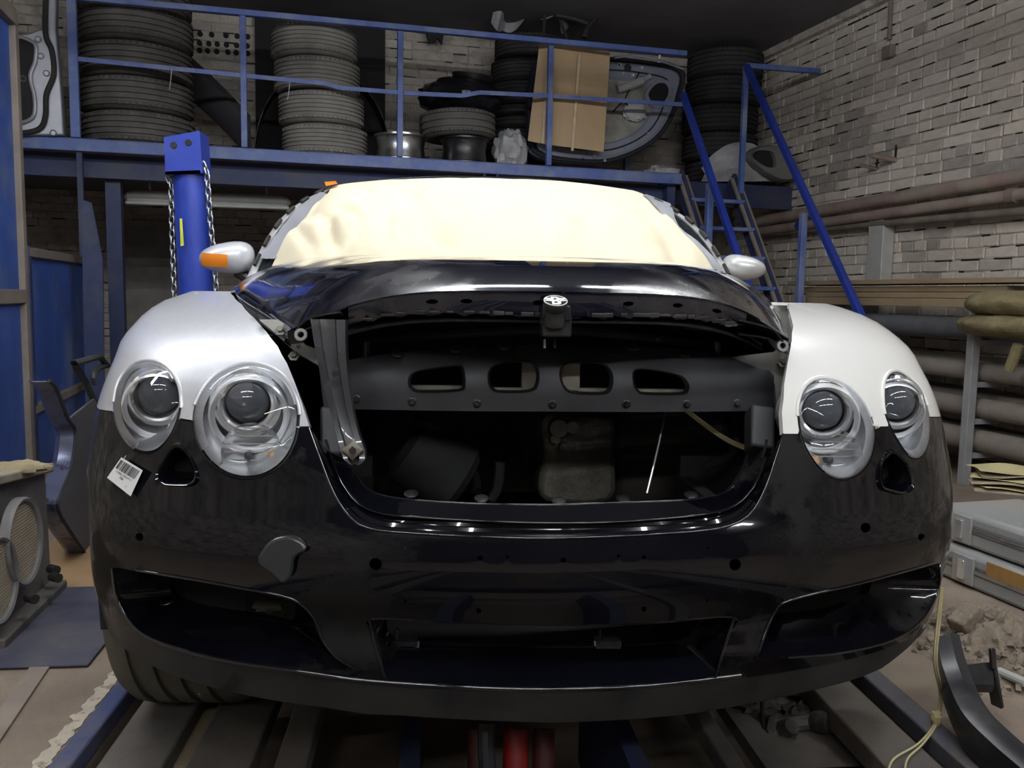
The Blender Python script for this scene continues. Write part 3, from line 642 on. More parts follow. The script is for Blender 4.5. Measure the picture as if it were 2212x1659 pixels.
# lamp openings (pixel outlines, full closed loops)
LAMP = {'Lo': [(246, 870), (256, 825), (283, 792), (322, 781), (360, 795), (383, 830), (389, 870), (384, 905), (366, 945), (340, 972), (312, 979), (284, 968), (259, 935), (247, 900)],
        'Li': [(418, 905), (428, 862), (455, 822), (495, 797), (540, 788), (588, 800), (622, 830), (641, 872), (644, 910), (636, 955), (612, 997), (575, 1024), (532, 1033), (488, 1023), (450, 995), (426, 955)],
        'Ri': [(1725, 900), (1728, 865), (1742, 835), (1768, 819), (1800, 820), (1838, 838), (1868, 872), (1886, 915), (1889, 950), (1880, 990), (1860, 1018), (1832, 1034), (1803, 1034), (1775, 1017), (1750, 985), (1732, 945)],
        'Ro': [(1909, 860), (1912, 825), (1925, 806), (1945, 804), (1970, 820), (1992, 850), (2006, 890), (2009, 925), (2004, 960), (1993, 982), (1978, 990), (1962, 984), (1943, 958), (1925, 925), (1913, 895)]}
LS = {k: T(pixcurve(v, 3, True)) for k, v in LAMP.items()}
def arcpart(loop, a, b):      # part of a closed loop from nearest a to nearest b, walking forwards
    A = [min(range(len(loop)), key=lambda i: (loop[i][0]-q[0])**2+(loop[i][1]-q[1])**2) for q in (a, b)]
    out = []; i = A[0]
    while True:
        out.append(loop[i]);
        if i == A[1]: break
        i = (i+1) % len(loop)
    return out
def grow(loop, k):
    c = np.mean(loop, 0); return [c+(np.array(p)-c)*k for p in loop]
G = {k: grow(v, 1.03) for k, v in LS.items()}
ZB = .775
# ---------------- fenders
def fender(side):
    if side < 0:
        inner = T([(668, 921), (655, 880), (640, 835), (620, 785), (600, 748), (575, 716), (548, 686), (522, 657), (505, 640), (497, 630)])
        f_in, f_mid, f_out = T([(634, 921)]), T([(417, 908), (386, 903)]), T([(243, 888), (214, 884)])
        kin, kout = G['Li'], G['Lo']
        top = list(reversed(arcpart(kin, f_mid[0], f_in[0]))); topo = list(reversed(arcpart(kout, f_out[0], f_mid[1])))
    else:
        inner = T([(1692, 937), (1689, 890), (1694, 830), (1702, 780), (1708, 750), (1711, 720), (1710, 690), (1704, 668), (1702, 655)])
        f_in, f_mid, f_out = T([(1724, 937)]), T([(1889, 921), (1918, 921)]), T([(2006, 900), (2031, 900)])
        kin, kout = G['Ri'], G['Ro']
        top = arcpart(kin, f_in[0], f_mid[0]); topo = arcpart(kout, f_mid[1], f_out[0])
    ze = inner[-1][1]
    rear = [np.array([side*(1.75), ze]), np.array([side*(1.75), ZB+.02])]
    poly = inner[::-1] + f_in + top + f_mid[:1] + f_mid[1:] + topo + f_out + rear[::-1]
    return poly, [top, topo]
for side, nm, mm, lab in ((-1, 'fender', M_silver, 'silver front fender'), (1, 'fender', M_whitecar, 'white front fender')):
    b = MB(); poly, arcs = fender(side); sheet(poly, [], body, .018, b)
    fo = b.build(nm, mm, car, smooth=50, solid=.012, soff=-1); fo['label'] = lab
    for ar in arcs: MB().tube([q+np.array([0, .001, 0]) for q in B3(ar[2:-2])], .0045, 8).build('lamp_lip', mm, fo, smooth=80)
# ---------------- bumper
U0 = [(668, 924), (690, 985), (712, 1045), (735, 1090), (768, 1128), (800, 1142), (850, 1149), (1000, 1158), (1190, 1163), (1400, 1155), (1530, 1145), (1590, 1130), (1625, 1105), (1655, 1050), (1675, 990), (1692, 938)]
U1 = [(712, 978), (730, 1025), (748, 1059), (777, 1091), (826, 1110), (910, 1118), (1050, 1126), (1190, 1130), (1320, 1128), (1440, 1120), (1522, 1111), (1582, 1096), (1618, 1066), (1642, 1027), (1655, 988)]
U2 = [(733, 981), (760, 1010), (777, 1036), (790, 1052), (811, 1065), (869, 1077), (1014, 1087), (1190, 1090), (1281, 1087), (1462, 1081), (1520, 1075), (1552, 1069), (1582, 1054), (1600, 1024), (1615, 986)]
u0 = T(pixcurve(U0, 3))
lo_in = T([(640, 924)]); lo_mid = T([(417, 911), (386, 906)]); lo_out = T([(243, 890), (214, 886)])
ro_in = T([(1724, 938)]); ro_mid = T([(1889, 923), (1918, 923)]); ro_out = T([(2006, 902), (2031, 902)])
topl = [np.array([-1.0, lo_out[1][1]])]
poly = lo_out[::-1] + arcpart(G['Lo'][::-1], lo_out[0], lo_mid[1]) + lo_mid[::-1] + arcpart(G['Li'][::-1], lo_mid[0], lo_in[0]) + lo_in + u0 + ro_in + arcpart(G['Ri'][::-1], ro_in[0], ro_mid[0]) + ro_mid + arcpart(G['Ro'][::-1], ro_mid[1], ro_out[0]) + ro_out
botR = [(2040, 1235), (2027, 1285), (2009, 1339), (1980, 1380), (1939, 1418), (1904, 1444), (1841, 1469), (1738, 1495), (1643, 1516), (1564, 1530)]
botC = [(1500, 1541), (1390, 1552), (1190, 1561), (1000, 1554), (860, 1545), (796, 1543)]
botL = [(700, 1528), (585, 1512), (494, 1493), (427, 1477), (358, 1452), (301, 1423), (270, 1402)]
bR = T([(1980, 1380), (1939, 1418), (1904, 1444), (1841, 1469), (1738, 1495), (1643, 1516), (1564, 1530)]); bL = T(botL)
sideR = [np.array([1.06, ro_out[1][1]]), np.array([1.06, .6]), np.array([1.04, .42]), np.array([1.0, .345])]
sideL = [np.array([-1.0, .345]), np.array([-1.04, .42]), np.array([-1.06, .6]), np.array([-1.06, lo_out[1][1]])]
poly += sideR + bR + T(botC) + bL + sideL
# openings: outer edge on the skin, inner edge deeper in the bumper
IL = [(243, 1226), (294, 1231), (421, 1252), (520, 1270), (614, 1288), (650, 1305), (678, 1335), (697, 1380), (728, 1420), (768, 1448), (700, 1449), (633, 1444), (505, 1427), (410, 1406), (345, 1386), (300, 1362), (268, 1322), (250, 1278)]
IL2 = [(326, 1242), (360, 1246), (421, 1257), (520, 1275), (590, 1288), (618, 1295), (625, 1320), (623, 1355), (618, 1385), (612, 1399), (570, 1392), (540, 1386), (511, 1381), (450, 1372), (403, 1364), (367, 1352), (340, 1340), (329, 1300)]
IR = [(2020, 1215), (2030, 1222), (2028, 1265), (2005, 1320), (1965, 1362), (1900, 1392), (1800, 1412), (1700, 1420), (1640, 1425), (1640, 1405), (1655, 1360), (1672, 1325), (1692, 1302), (1760, 1282), (1850, 1262), (1950, 1235)]
IR2 = [(1940, 1240), (1945, 1250), (1938, 1290), (1925, 1325), (1890, 1350), (1840, 1368), (1770, 1378), (1720, 1384), (1703, 1386), (1703, 1375), (1703, 1350), (1704, 1325), (1706, 1303), (1760, 1288), (1850, 1270), (1900, 1252)]
IC = [(798, 1336), (980, 1343), (1190, 1349), (1400, 1345), (1587, 1332), (1569, 1384), (1552, 1440), (1545, 1462), (1400, 1478), (1190, 1486), (1000, 1481), (860, 1473), (832, 1461), (821, 1427), (806, 1372)]
IC2 = [(815, 1341), (980, 1347), (1190, 1353), (1400, 1349), (1560, 1340), (1548, 1385), (1522, 1420), (1490, 1436), (1400, 1445), (1190, 1449), (1000, 1447), (872, 1443), (848, 1431), (828, 1405), (820, 1375)]
TL = [(385, 966), (405, 985), (417, 1010), (418, 1032), (405, 1042), (380, 1043), (350, 1040), (343, 1025), (352, 1000), (368, 975)]
TR = [(1922, 980), (1938, 985), (1955, 1005), (1965, 1030), (1965, 1050), (1950, 1060), (1925, 1055), (1908, 1048), (1903, 1025), (1907, 1000)]
holes = [T(pixcurve(q, 3, True)) for q in (IL, IR, IC, TL, TR)]
small = [(811, 1219, 14), (1588, 1220, 13), (301, 1160, 9), (1991, 1160, 8), (875, 1184, 3), (1037, 1205, 6), (1096, 1203, 4), (1217, 1210, 6), (1336, 1201, 4), (1391, 1204, 5), (1529, 1184, 3), (1034, 1320, 6), (1391, 1316, 6), (875, 1298, 3), (894, 1305, 3), (1527, 1297, 3), (1870, 1140, 11)]
sh = [T(circ(u, v, r, n=10 if r > 4 else 6)) for u, v, r in small]
bm_ = MB(); sheet(poly, holes+sh, body, .017, bm_)
crz = T([(300, 1372), (345, 1387), (505, 1430), (700, 1457), (1000, 1484), (1190, 1489), (1400, 1481), (1600, 1458), (1760, 1440), (1900, 1405), (1960, 1378)])
pf_ = np.polyfit([body(*p)[0] for p in crz], [p[1] for p in crz], 4)        # height of the lip crease over the car's width
def dusty_lip(m):
    nt = m.node_tree; N = nt.nodes; L = nt.links; bs = N['Principled BSDF']; tc = N.new('ShaderNodeTexCoord'); sx = N.new('ShaderNodeSeparateXYZ'); L.new(tc.outputs['Object'], sx.inputs[0])
    def mth(op, x, y):
        n = N.new('ShaderNodeMath'); n.operation = op
        for k, q in enumerate((x, y)):
            if isinstance(q, (int, float)): n.inputs[k].default_value = q
            else: L.new(q, n.inputs[k])
        return n.outputs[0]
    acc = float(pf_[0])
    for k in pf_[1:]: acc = mth('ADD', mth('MULTIPLY', acc, sx.outputs[0]), float(k))
    below = mth('SUBTRACT', acc, sx.outputs[2])
    nz = N.new('ShaderNodeTexNoise'); nz.inputs['Scale'].default_value = 6; nz.inputs['Detail'].default_value = 5; L.new(tc.outputs['Object'], nz.inputs['Vector'])
    m1 = N.new('ShaderNodeMapRange'); m1.inputs[1].default_value = .001; m1.inputs[2].default_value = .006; L.new(below, m1.inputs[0])
    m2 = N.new('ShaderNodeMapRange'); m2.inputs[1].default_value = .34; m2.inputs[2].default_value = .60; m2.inputs[3].default_value = .3; L.new(nz.outputs['Fac'], m2.inputs[0])
    side = N.new('ShaderNodeMapRange'); side.inputs[1].default_value = .905; side.inputs[2].default_value = .935; L.new(mth('ABSOLUTE', sx.outputs[0], 0.), side.inputs[0])
    mask = mth('MAXIMUM', mth('MULTIPLY', m1.outputs[0], mth('MULTIPLY', m2.outputs[0], 1.0)), mth('MULTIPLY', side.outputs[0], m2.outputs[0]))
    for inp, val in (('Base Color', (.045, .043, .040, 1)), ('Roughness', .6), ('Coat Weight', .05)):
        s = bs.inputs[inp]; mx = N.new('ShaderNodeMix')
        if inp == 'Base Color': mx.data_type = 'RGBA'; A, Bq, R = mx.inputs[6], mx.inputs[7], mx.outputs[2]
        else: A, Bq, R = mx.inputs[2], mx.inputs[3], mx.outputs[0]
        L.new(mask, mx.inputs[0]); Bq.default_value = val
        if s.links: L.new(s.links[0].from_socket, A)
        else: A.default_value = s.default_value
        L.new(R, s)
M_bumpskin = M_bump.copy(); dusty_lip(M_bumpskin)
bp = bm_.build('bumper', M_bumpskin, car, smooth=60, solid=.004, soff=-1); bp['label'] = 'gloss black front bumper with grey sanded patches'
def recess(name, out, inn, o1, o2, mm, n=64, lip=.006):
    assert len(out) == len(inn), (len(out), len(inn)); A_ = T(pixcurve(out, 4, True)); Bx = T(pixcurve(inn, 4, True))
    L0 = B3(A_); L1_ = [p+(q-p)*.12+np.array([0, lip, 0]) for p, q in zip(L0, B3(Bx, o2))]; L2_ = B3(Bx, o2); L3 = B3(Bx, o2+.03)
    b = MB(); b.loft([L0, L1_, L2_, L3]); return b.build(name, mm, bp, smooth=50, solid=.003)
recess('intake_recess', IL, IL2, 0, .10, M_bump)
recess('intake_recess', IR, IR2, 0, .10, M_bump)
recess('intake_recess', IC, IC2, 0, .07, M_bump)
for q in (TL, TR):
    A_ = T(pixcurve(q, 3, True)); c = np.mean(A_, 0); b = MB()
    b.loft([B3([c+(p-c)*1.24 for p in A_], .002), B3([c+(p-c)*1.14 for p in A_], -.008), B3([c+(p-c)*1.0 for p in A_], -.005), B3([c+(p-c)*.88 for p in A_], .03), B3([c+(p-c)*.8 for p in A_], .08)])
    b.build('triangular_duct', M_bump, bp, smooth=60)
    MB().add(B3([c+(p-c)*.82 for p in A_], .075), [tuple(range(len(A_)))]).build('duct_plate', M_dark, bp, smooth=0)
# grille surround: stepped U-shaped frame
nU = 60; u0r = resample([np.array(p, float) for p in pixcurve(U0, 4)], nU, False); u1r = resample([np.array(p, float) for p in pixcurve(U1, 4)], nU, False); u2r = resample([np.array(p, float) for p in pixcurve(U2, 4)], nU, False)
def q3(pix, off): return [body(*hitSz(*p), 0)+np.array([0, off, 0]) for p in pix]
def px_at(pix, base, off):        # same pixel, at the depth of the base points plus an offset
    return [px(p[0], p[1], 1, b_[1]+off) for p, b_ in zip(pix, base)]
b0 = q3(u0r, 0)
mixp = lambda a, c, t: [p+(q-p)*t for p, q in zip(a, c)]
s1 = px_at(mixp(u0r, u1r, .22), b0, .004); s2 = px_at(mixp(u0r, u1r, .3), b0, .02); s3 = px_at(mixp(u0r, u1r, .55), b0, .022); s4 = px_at(mixp(u0r, u1r, .62), b0, .034); s5 = px_at(mixp(u0r, u1r, .92), b0, .036); s6 = px_at(u1r, b0, .026)
b = MB(); b.loft([b0, s1, s2, s3, s4, s5, s6], closed=False); b.build('grille_step', M_bump, bp, smooth=25, solid=.003)
t1 = px_at(mixp(u1r, u2r, .03), b0, .026); t2 = px_at(mixp(u1r, u2r, .95), b0, .052); t3 = px_at(u2r, b0, .062); t4 = px_at(u2r, b0, .10)
b = MB(); b.loft([s6, t1, t2, t3, t4], closed=False); b.build('grille_ledge', M_bump, bp, smooth=25, solid=.003)
# ---------------- headlights
def ellipse_rings(c, ax, rings, n=40): return None
def headlight(key, lens, lr, ring, rr, low=None, ribs=(0, 1), lab=None):
    o = bpy.data.objects.new('headlight', None); COL.objects.link(o); o.parent = car; o['label'] = lab
    loop = LS[key]; n = len(loop); c = np.mean(loop, 0); c3 = body(*c)
    R0 = B3(loop, .006)
    # bowl
    def ringpts(k, off): return [c3+(p-c3)*k+np.array([0, off, 0]) for p in R0]
    b = MB(); b.loft([R0, ringpts(.985, .02), ringpts(.86, .045), ringpts(.62, .085), ringpts(.3, .11), ringpts(.02, .115)]); b.build('reflector_bowl', M_reflect, o, smooth=60)
    # ribbed band
    bk_ = []; b = MB(); m = 150; L_ = resample([np.append(p, 0)[:2] for p in loop], m); P0 = B3(L_, .004); 
    for i in range(m):
        f_ = i/m
        if not (ribs[0] <= f_ <= ribs[1] or ribs[0] <= f_+1 <= ribs[1]): continue
        p = P0[i]; q = c3+(p-c3)*.87+np.array([0, .012, 0]); p = c3+(p-c3)*.985; bk_.append((f_ if f_ >= ribs[0] else f_+1, p+np.array([0, .004, 0]), q+np.array([0, .004, 0])))
        b.bar(p-np.array([0, .003, 0]), q-np.array([0, .0, 0]), .0045, .006, (0, -1, 0))
    b.build('ribbed_band', M_shroud, o, smooth=0)['kind'] = 'stuff'
    bk_.sort(key=lambda t: t[0]); b = MB(); b.loft([[p, q] for _, p, q in bk_], closed=False); b.build('band_backing', mat('smoky band', (.10, .10, .105), .3), o)
    # projector
    y0 = c3[1]+.012
    lc = px(*lens, 1, y0+.02); sc_ = np.linalg.norm(lc-CP)/FPX; r = lr*sc_; rc = px(*ring, 1, y0+.012); R = rr*sc_
    ax = (CP-lc); ax = ax/np.linalg.norm(ax); ax = ax*.55+np.array([0, -1, 0])*.45; ax /= np.linalg.norm(ax)
    b = MB(); b.lathe([(r*1.04, -.004), (r*1.1, .006), (r*1.22, .008), (r*1.3, .0), (r*1.36, .002), (r*1.5, -.01), (R*1.0, -.004), (R*1.06, -.012), (R*1.12, -.05)], rc*.35+lc*.65, ax, 48); b.build('projector_bezel', M_chrome, o, smooth=35)
    b = MB(); b.lathe([(r*1.08, -.012), (r*1.0, -.0), (r*.9, .010), (r*.7, .018), (r*.45, .023), (r*.2, .026), (0, .0265)], lc, ax, 40); b.build('projector_lens', M_lens, o, smooth=60)
    b = MB(); cc = rc+np.array([0, .01, 0]); b.lathe([(R*1.0, 0), (R*1.12, .010), (R*1.18, .008), (R*1.3, -.03), (R*1.4, -.06)], cc-np.array([0, 0, .012]), ax*.8+np.array([0, -.2, -.12]), 48); b.build('projector_shroud', M_shroud, o, smooth=40)
    if low:
        lo3 = px(low[0], low[1], 1, y0+.012); rl_ = low[2]*sc_
        b = MB(); b.lathe([(rl_*1.05, .012), (rl_, .0), (rl_*.7, -.02), (rl_*.2, -.03), (0, -.03)], lo3, ax, 32); b.build('lower_reflector', M_reflect, o, smooth=50)
        b = MB()
        for k in range(7):
            zz = (k-3)/3.5; ww = rl_*math.sqrt(max(0, 1-zz*zz))*.95; b.bar(lo3+np.array([-ww, -.004, zz*rl_]), lo3+np.array([ww, -.004, zz*rl_]), .003, .002)
        b.build('lens_bar', M_reflect, o)
        for du, m_ in ((low[3], M_orange), (low[4], M_dark)):
            bl = px(low[0]+du, low[1]+8, 1, y0+.02); MB().lathe([(0, .022), (.006, .02), (.009, .012), (.010, 0)], bl, ax, 14).build('indicator_bulb', mat('amber bulb', (.42, .24, .10), .3) if m_ is M_orange else M_darkgrey, o)
    # clear cover
    b = MB(); loops = []
    for k, off in ((1.0, .001), (.97, -.004), (.85, -.010), (.65, -.016), (.4, -.020), (.18, -.022), (.02, -.0225)): loops.append([c3+(p-c3)*k+np.array([0, off-.006+(.0), 0]) for p in R0])
    b.loft(loops); b.build('lens_cover', M_clear, o, smooth=80)
    b = MB(); b.tube([p+np.array([0, -.001, 0]) for p in R0], .0035, 6, closed=True); b.build('lamp_gasket', M_rubberdark, o)
    return o
headlight('Li', (534, 867), 43, (536, 884), 68, (545, 975, 58, 45, -6), (.9, 1.45), 'large inner headlight below the silver fender')
headlight('Lo', (343, 851), 40, (336, 866), 56, None, (.78, 1.4), 'small outer headlight below the silver fender')
headlight('Ri', (1776, 885), 40, (1784, 894), 60, (1800, 985, 52, -40, -12), (.25, .78), 'large inner headlight below the white fender')
headlight('Ro', (1936, 867), 36, (1940, 876), 46, None, (.28, .75), 'small outer headlight below the white fender')
# ---------------- hood
def lerp_tab(x, xs, ys): return float(np.interp(x, xs, ys))
HXE = smooth_tab([0, .245, .33, .5, .85, 1.25, 1.7], [.44, .503, .533, .595, .715, .84, .89]); HZE = smooth_tab([0, .245, .33, .5, .85, 1.25, 1.7], [.93, .944, .953, .969, .995, 1.04, 1.07])
HZC = smooth_tab([0, .02, .04, .07, .1, .15, .2, .3, .5, .8, 1.3, 1.7], [1.038, 1.048, 1.0565, 1.0675, 1.0765, 1.088, 1.0965, 1.108, 1.121, 1.134, 1.15, 1.16])
def hoodP(r, t, drop=True):
    a = abs(r); yf = .05+.25*a**2.4; yr = 1.42+.26*a*a; y = yf+(yr-yf)*t
    xe = HXE(y); ze = HZE(y); d = y-yf
    zc = HZC(d) if drop else HZC(d)+.0
    z = ze+(zc-ze)*(1-a**(4.8+2.*min(1., d/.9)))
    return np.array([r*xe, y, z])
hood = MB(); NU = 70
ts = [0, .001, .002, .0035, .005, .009, .014, .02, .028, .038, .05, .07, .1, .15, .22, .3, .4, .5, .6, .7, .8, .9, 1.0]
hood.loft([[hoodP(-1+2*i/NU, t) for i in range(NU+1)] for t in ts], closed=False)
# side return
for s in (-1, 1): hood.loft([[hoodP(s, t), hoodP(s, t)+np.array([-s*.006, 0, -.03])] for t in ts], closed=False)
hd = hood.build('hood', M_hood, car, smooth=60, solid=.003); hd['label'] = 'dusty navy hood with bare front edge'
# front flange with slots and a ragged lower edge
def flangeP(r, k):
    p = hoodP(r, 0); zz = .045*k*(1-.25*abs(r)); return p+np.array([0, .004+.012*k*k, -zz])
fpoly_ = []; NR = 90; R0_ = .80
for i in range(NR+1):
    r = -R0_+2*R0_*i/NR; fpoly_.append((r*.47, 0.002))
def rag(r): return .045*(1+.10*noise.noise(Vector((r*26, 3, 0)))+(.10 if abs((r*9) % 1-.5) < .18 else 0))
for i in range(NR+1):
    r = R0_-2*R0_*i/NR; fpoly_.append((r*.47, rag(r)))
fh = [[(x+.011*math.cos(2*math.pi*k/10), .021+.005*math.sin(2*math.pi*k/10)) for k in range(10)] for x in (-.235, -.175, -.045, .125, .225, .31)]
b = MB(); sheet(fpoly_, fh, lambda x, y: flangeP(x/.47, y/.045), .012, b); b.build('hood_front_flange', M_hood, hd, smooth=60, solid=.003)
for k in range(26):
    r = -.72+1.44*k/25+random.uniform(-.015, .015)
    if abs(r-.06) < .09: continue
    p = flangeP(r, .95); MB().box(p+np.array([0, -.002, 0]), (random.uniform(.012, .035), .006, random.uniform(.004, .009))).build('clip_remnant', M_blacktrim, hd, bev=.001)
# inner hood panel (underside)
b = MB(); b.loft([[hoodP(r_, .004, False)+np.array([0, .02, -.055]) for r_ in np.linspace(-.9, .9, 30)], [hoodP(r_, .12)+np.array([0, 0, -.07]) for r_ in np.linspace(-.9, .9, 30)], [hoodP(r_, .9)+np.array([0, 0, -.06]) for r_ in np.linspace(-.92, .92, 30)]], closed=False); b.build('hood_underside', M_dark, hd, solid=.004)
# corner scoops of the hood front
for s, pts in ((1, [(1598, 690), (1640, 700), (1672, 712), (1692, 735), (1704, 752)]), (-1, [(735, 672), (700, 678), (668, 686), (648, 700), (636, 715)])):
    P = cr([px(u, v, 1, .16+.05*i/4) for i, (u, v) in enumerate(pts)], 5); Q = cr([px(u+(-2 if s > 0 else 2), v+34-5*i, 1, .19+.05*i/4) for i, (u, v) in enumerate(pts)], 5)
    mid_ = [(p+q)/2+np.array([0, .07, .0]) for p, q in zip(P, Q)]
    b = MB(); b.loft([P, [p*.7+m*.3+np.array([0, .01, 0]) for p, m in zip(P, mid_)], mid_, [q*.7+m*.3 for q, m in zip(Q, mid_)], Q], closed=False); b.build('hood_corner_scoop', M_blacktrim, hd, solid=.003)
    e = px(1690, 747, 1, .2) if s > 0 else px(650, 723, 1, .2)
    b = MB(); b.lathe([(.006, .003), (.012, .003), (.013, -.003), (.006, -.003), (.006, .003)], e, (0, -1, .2), 16); b.build('corner_eyelet', mat('dull eyelet', (.16, .16, .16), .4, metal=.5), hd)
# badge with its mount
e0 = px(1200, 652, 1, .02); s_ = np.linalg.norm(e0-CP)/FPX
bd = bpy.data.objects.new('hood_badge', None); COL.objects.link(bd); bd.parent = car; bd['label'] = 'round black and white hood badge on a black mount'
ax_ = np.array([0, -.42, .9]); xb, yb = np.array([1., 0, 0]), np.array([0, .9, .42]); Rb = 26*s_
MB().lathe([(0, -.014), (Rb*.9, -.014), (Rb, -.008), (Rb, -.001), (Rb*.97, .001)], e0, ax_, 40).build('badge_base', M_dark, bd)
MB().lathe([(Rb*.97, .001), (Rb*.9, .002), (0, .002)], e0, ax_, 40).build('badge_face', mat('badge black', (.006, .006, .007), .1, coat=1), bd)
def flat(pts, h=.003): return [e0+ax_/np.linalg.norm(ax_)*h+xb*x*Rb+yb*y*Rb for x, y in pts]
MB().lathe([(Rb*.99, .0015), (Rb*.99, .003), (Rb*.93, .003), (Rb*.93, .0015)], e0, ax_, 40).build('badge_ring', M_white, bd)
# letter form: outer rounded shape with two counters, plus side wings
out_ = [(-.34, -.74), (.16, -.74), (.40, -.56), (.42, -.26), (.26, -.02), (.38, .2), (.36, .5), (.12, .7), (-.34, .7)]
c1_ = [(-.14, -.5), (.08, -.5), (.18, -.32), (.08, -.14), (-.14, -.14)]; c2_ = [(-.14, .16), (.06, .16), (.14, .32), (.06, .48), (-.14, .48)]
b = MB(); sheet([np.array(p) for p in out_], [[np.array(p) for p in c1_], [np.array(p) for p in c2_]], lambda x, y: flat([(x, y)])[0], .2, b)
for s in (-1, 1):
    for y0_, y1_ in ((.12, .3), (-.2, -.02)): b.add(flat([(s*.36, y0_-.02), (s*.88, y0_+.05), (s*.84, y1_+.02), (s*.36, y1_+.06)]), [(0, 1, 2, 3)])
b.build('badge_letter', mat('badge white', (.95, .95, .95), .3, var=.01), bd, smooth=0, solid=.001)
mc = px(1200, 690, 1, .05)
b = MB(); b.lathe([(Rb*.86, .0), (Rb*.84, -.012), (Rb*.95, -.02), (Rb*.95, -.03)], e0-ax_*.012, ax_, 32); b.build('badge_collar', M_blacktrim, bd)
b = MB(); b.box(px(1200, 676, 1, .05), (.05, .04, .03)); b.box(px(1200, 702, 1, .055), (.052, .045, .042)); b.build('badge_bracket', M_blacktrim, bd, bev=.004)
for du in (-28, 28):
    b = MB(); b.bar(px(1200+du, 660, 1, .045), px(1200+du*1.02, 700, 1, .045), .005, .012); b.build('bracket_tab', M_blacktrim, bd)
for u in (1176, 1184+14):
    b = MB(); b.bar(px(u, 733, 1, .07), px(u, 752, 1, .07), .004); b.build('striker_pin', M_galv if u < 1180 else M_dark, bd)
# ---------------- black slam panel with four windows
YS = .30
SP = [(690, 800), (705, 786), (735, 782), (770, 774), (850, 762), (1000, 750), (1190, 743), (1380, 748), (1500, 756), (1570, 768), (1640, 796), (1662, 800), (1672, 812), (1670, 880), (1655, 887), (1400, 890), (1190, 889), (1000, 888), (770, 884), (700, 882)]
W4 = [[(883, 828), (890, 808), (920, 798), (985, 790), (1000, 796), (1003, 830), (992, 843), (910, 845), (890, 840)],
      [(1056, 826), (1058, 800), (1075, 786), (1100, 781), (1148, 783), (1162, 800), (1162, 826), (1148, 844), (1085, 846), (1066, 842)],
      [(1212, 820), (1212, 798), (1225, 785), (1245, 782), (1300, 785), (1318, 800), (1323, 820), (1318, 842), (1300, 850), (1240, 848), (1222, 840)],
      [(1370, 830), (1369, 805), (1380, 797), (1410, 799), (1465, 810), (1484, 825), (1486, 842), (1472, 850), (1395, 850), (1380, 845)]]
def slam(x, z): return np.array([x, YS-.05+.045*(x/.45)**2+.06*math.log1p(math.exp((z-.885)/.02))*.3+(z-.85)*.05, z])
def spx(u, v):
    P = px(u, v, 1, YS)
    for _ in range(12): P = px(u, v, 1, slam(P[0], P[2])[1])
    return np.array([P[0], P[2]])
b = MB(); wl_ = [[spx(*p) for p in pixcurve(w, 3, True)] for w in W4]
sheet([spx(*p) for p in SP], wl_, slam, .02, b)
sp = b.build('slam_panel', M_black, car, smooth=70, solid=.004); sp['label'] = 'satin black radiator support panel with four windows'
b = MB()
for w in wl_:
    c = np.mean(w, 0)
    b = MB(); b.loft([[slam(*(c+(p-c)*1.05))+np.array([0, .001, 0]) for p in w], [slam(*(c+(p-c)*1.0))-np.array([0, .006, 0]) for p in w], [slam(*(c+(p-c)*.93))+np.array([0, .012, 0]) for p in w]]); b.build('window_rim', M_black, sp, smooth=60)
for u, v in [(770, 862), (890, 868), (1030, 872), (1193, 874), (1353, 873), (1483, 873), (1592, 871)]:
    q = slam(*spx(u, v)); b = MB(); b.lathe([(.009, 0), (.009, .002), (.0065, .003), (.0055, .009), (.0045, .010), (0, .010)], q, (0, -1, 0), 6 if False else 12); b.build('panel_bolt', M_blacktrim, sp, smooth=30)
for u, v in [(860, 764), (985, 754), (1090, 748), (1368, 750), (1480, 764)]:
    q = slam(*spx(u, v)); b = MB(); b.lathe([(.014, 0), (.012, .003), (.006, .004), (0, .004)], q, (0, -.5, .85), 12); b.build('clip_disc', M_black, sp)
# pale structure seen through the windows
b = MB(); M_cm = mat('dusty pale metal', (.34, .31, .25), .6, var=.3, scale=14)
for u, v, w, h in ((945, 845, 120, 26), (1110, 848, 115, 22), (1270, 850, 120, 24), (1430, 852, 120, 24), (1147, 815, 42, 70), (1232, 818, 40, 70)):
    A_ = px(u, v, 1, YS+.035); k = np.linalg.norm(A_-CP)/FPX; b.box(A_, (w*k, .02, h*k))
b.build('crossmember', M_cm, car, bev=.004)
# side uprights of the grille opening and dark shroud behind
for s, us in ((1, (1640, 885, 975)), (-1, (722, 885, 990))):
    A_ = px(us[0], us[1], 1, .27); B_ = px(us[0], us[2], 1, .22); b = MB(); b.bar(A_, B_, .05, .05, (1, 0, 0)); b.build('grille_upright', M_darkgrey, car, bev=.006)
b = MB(); P = cr([px(u, v, 1, .2) for u, v in [(700, 950), (735, 1030), (790, 1082), (870, 1096), (1190, 1100), (1500, 1094), (1590, 1070), (1640, 1010), (1660, 950)]], 6)
b.loft([[p, p+np.array([0, .05, -.012]), p+np.array([0, .1, -.03])] for p in P], closed=False); b.build('opening_shroud', M_dark, car, solid=.004)
for u, v in [(888, 1066), (1040, 1076), (1207, 1082), (1346, 1077), (1493, 1069)]:
    MB().lathe([(0, .004), (.009, .003), (.014, 0)], px(u, v, 1, .17), (0, -.4, 1), 12).build('retaining_clip', M_blacktrim, car)
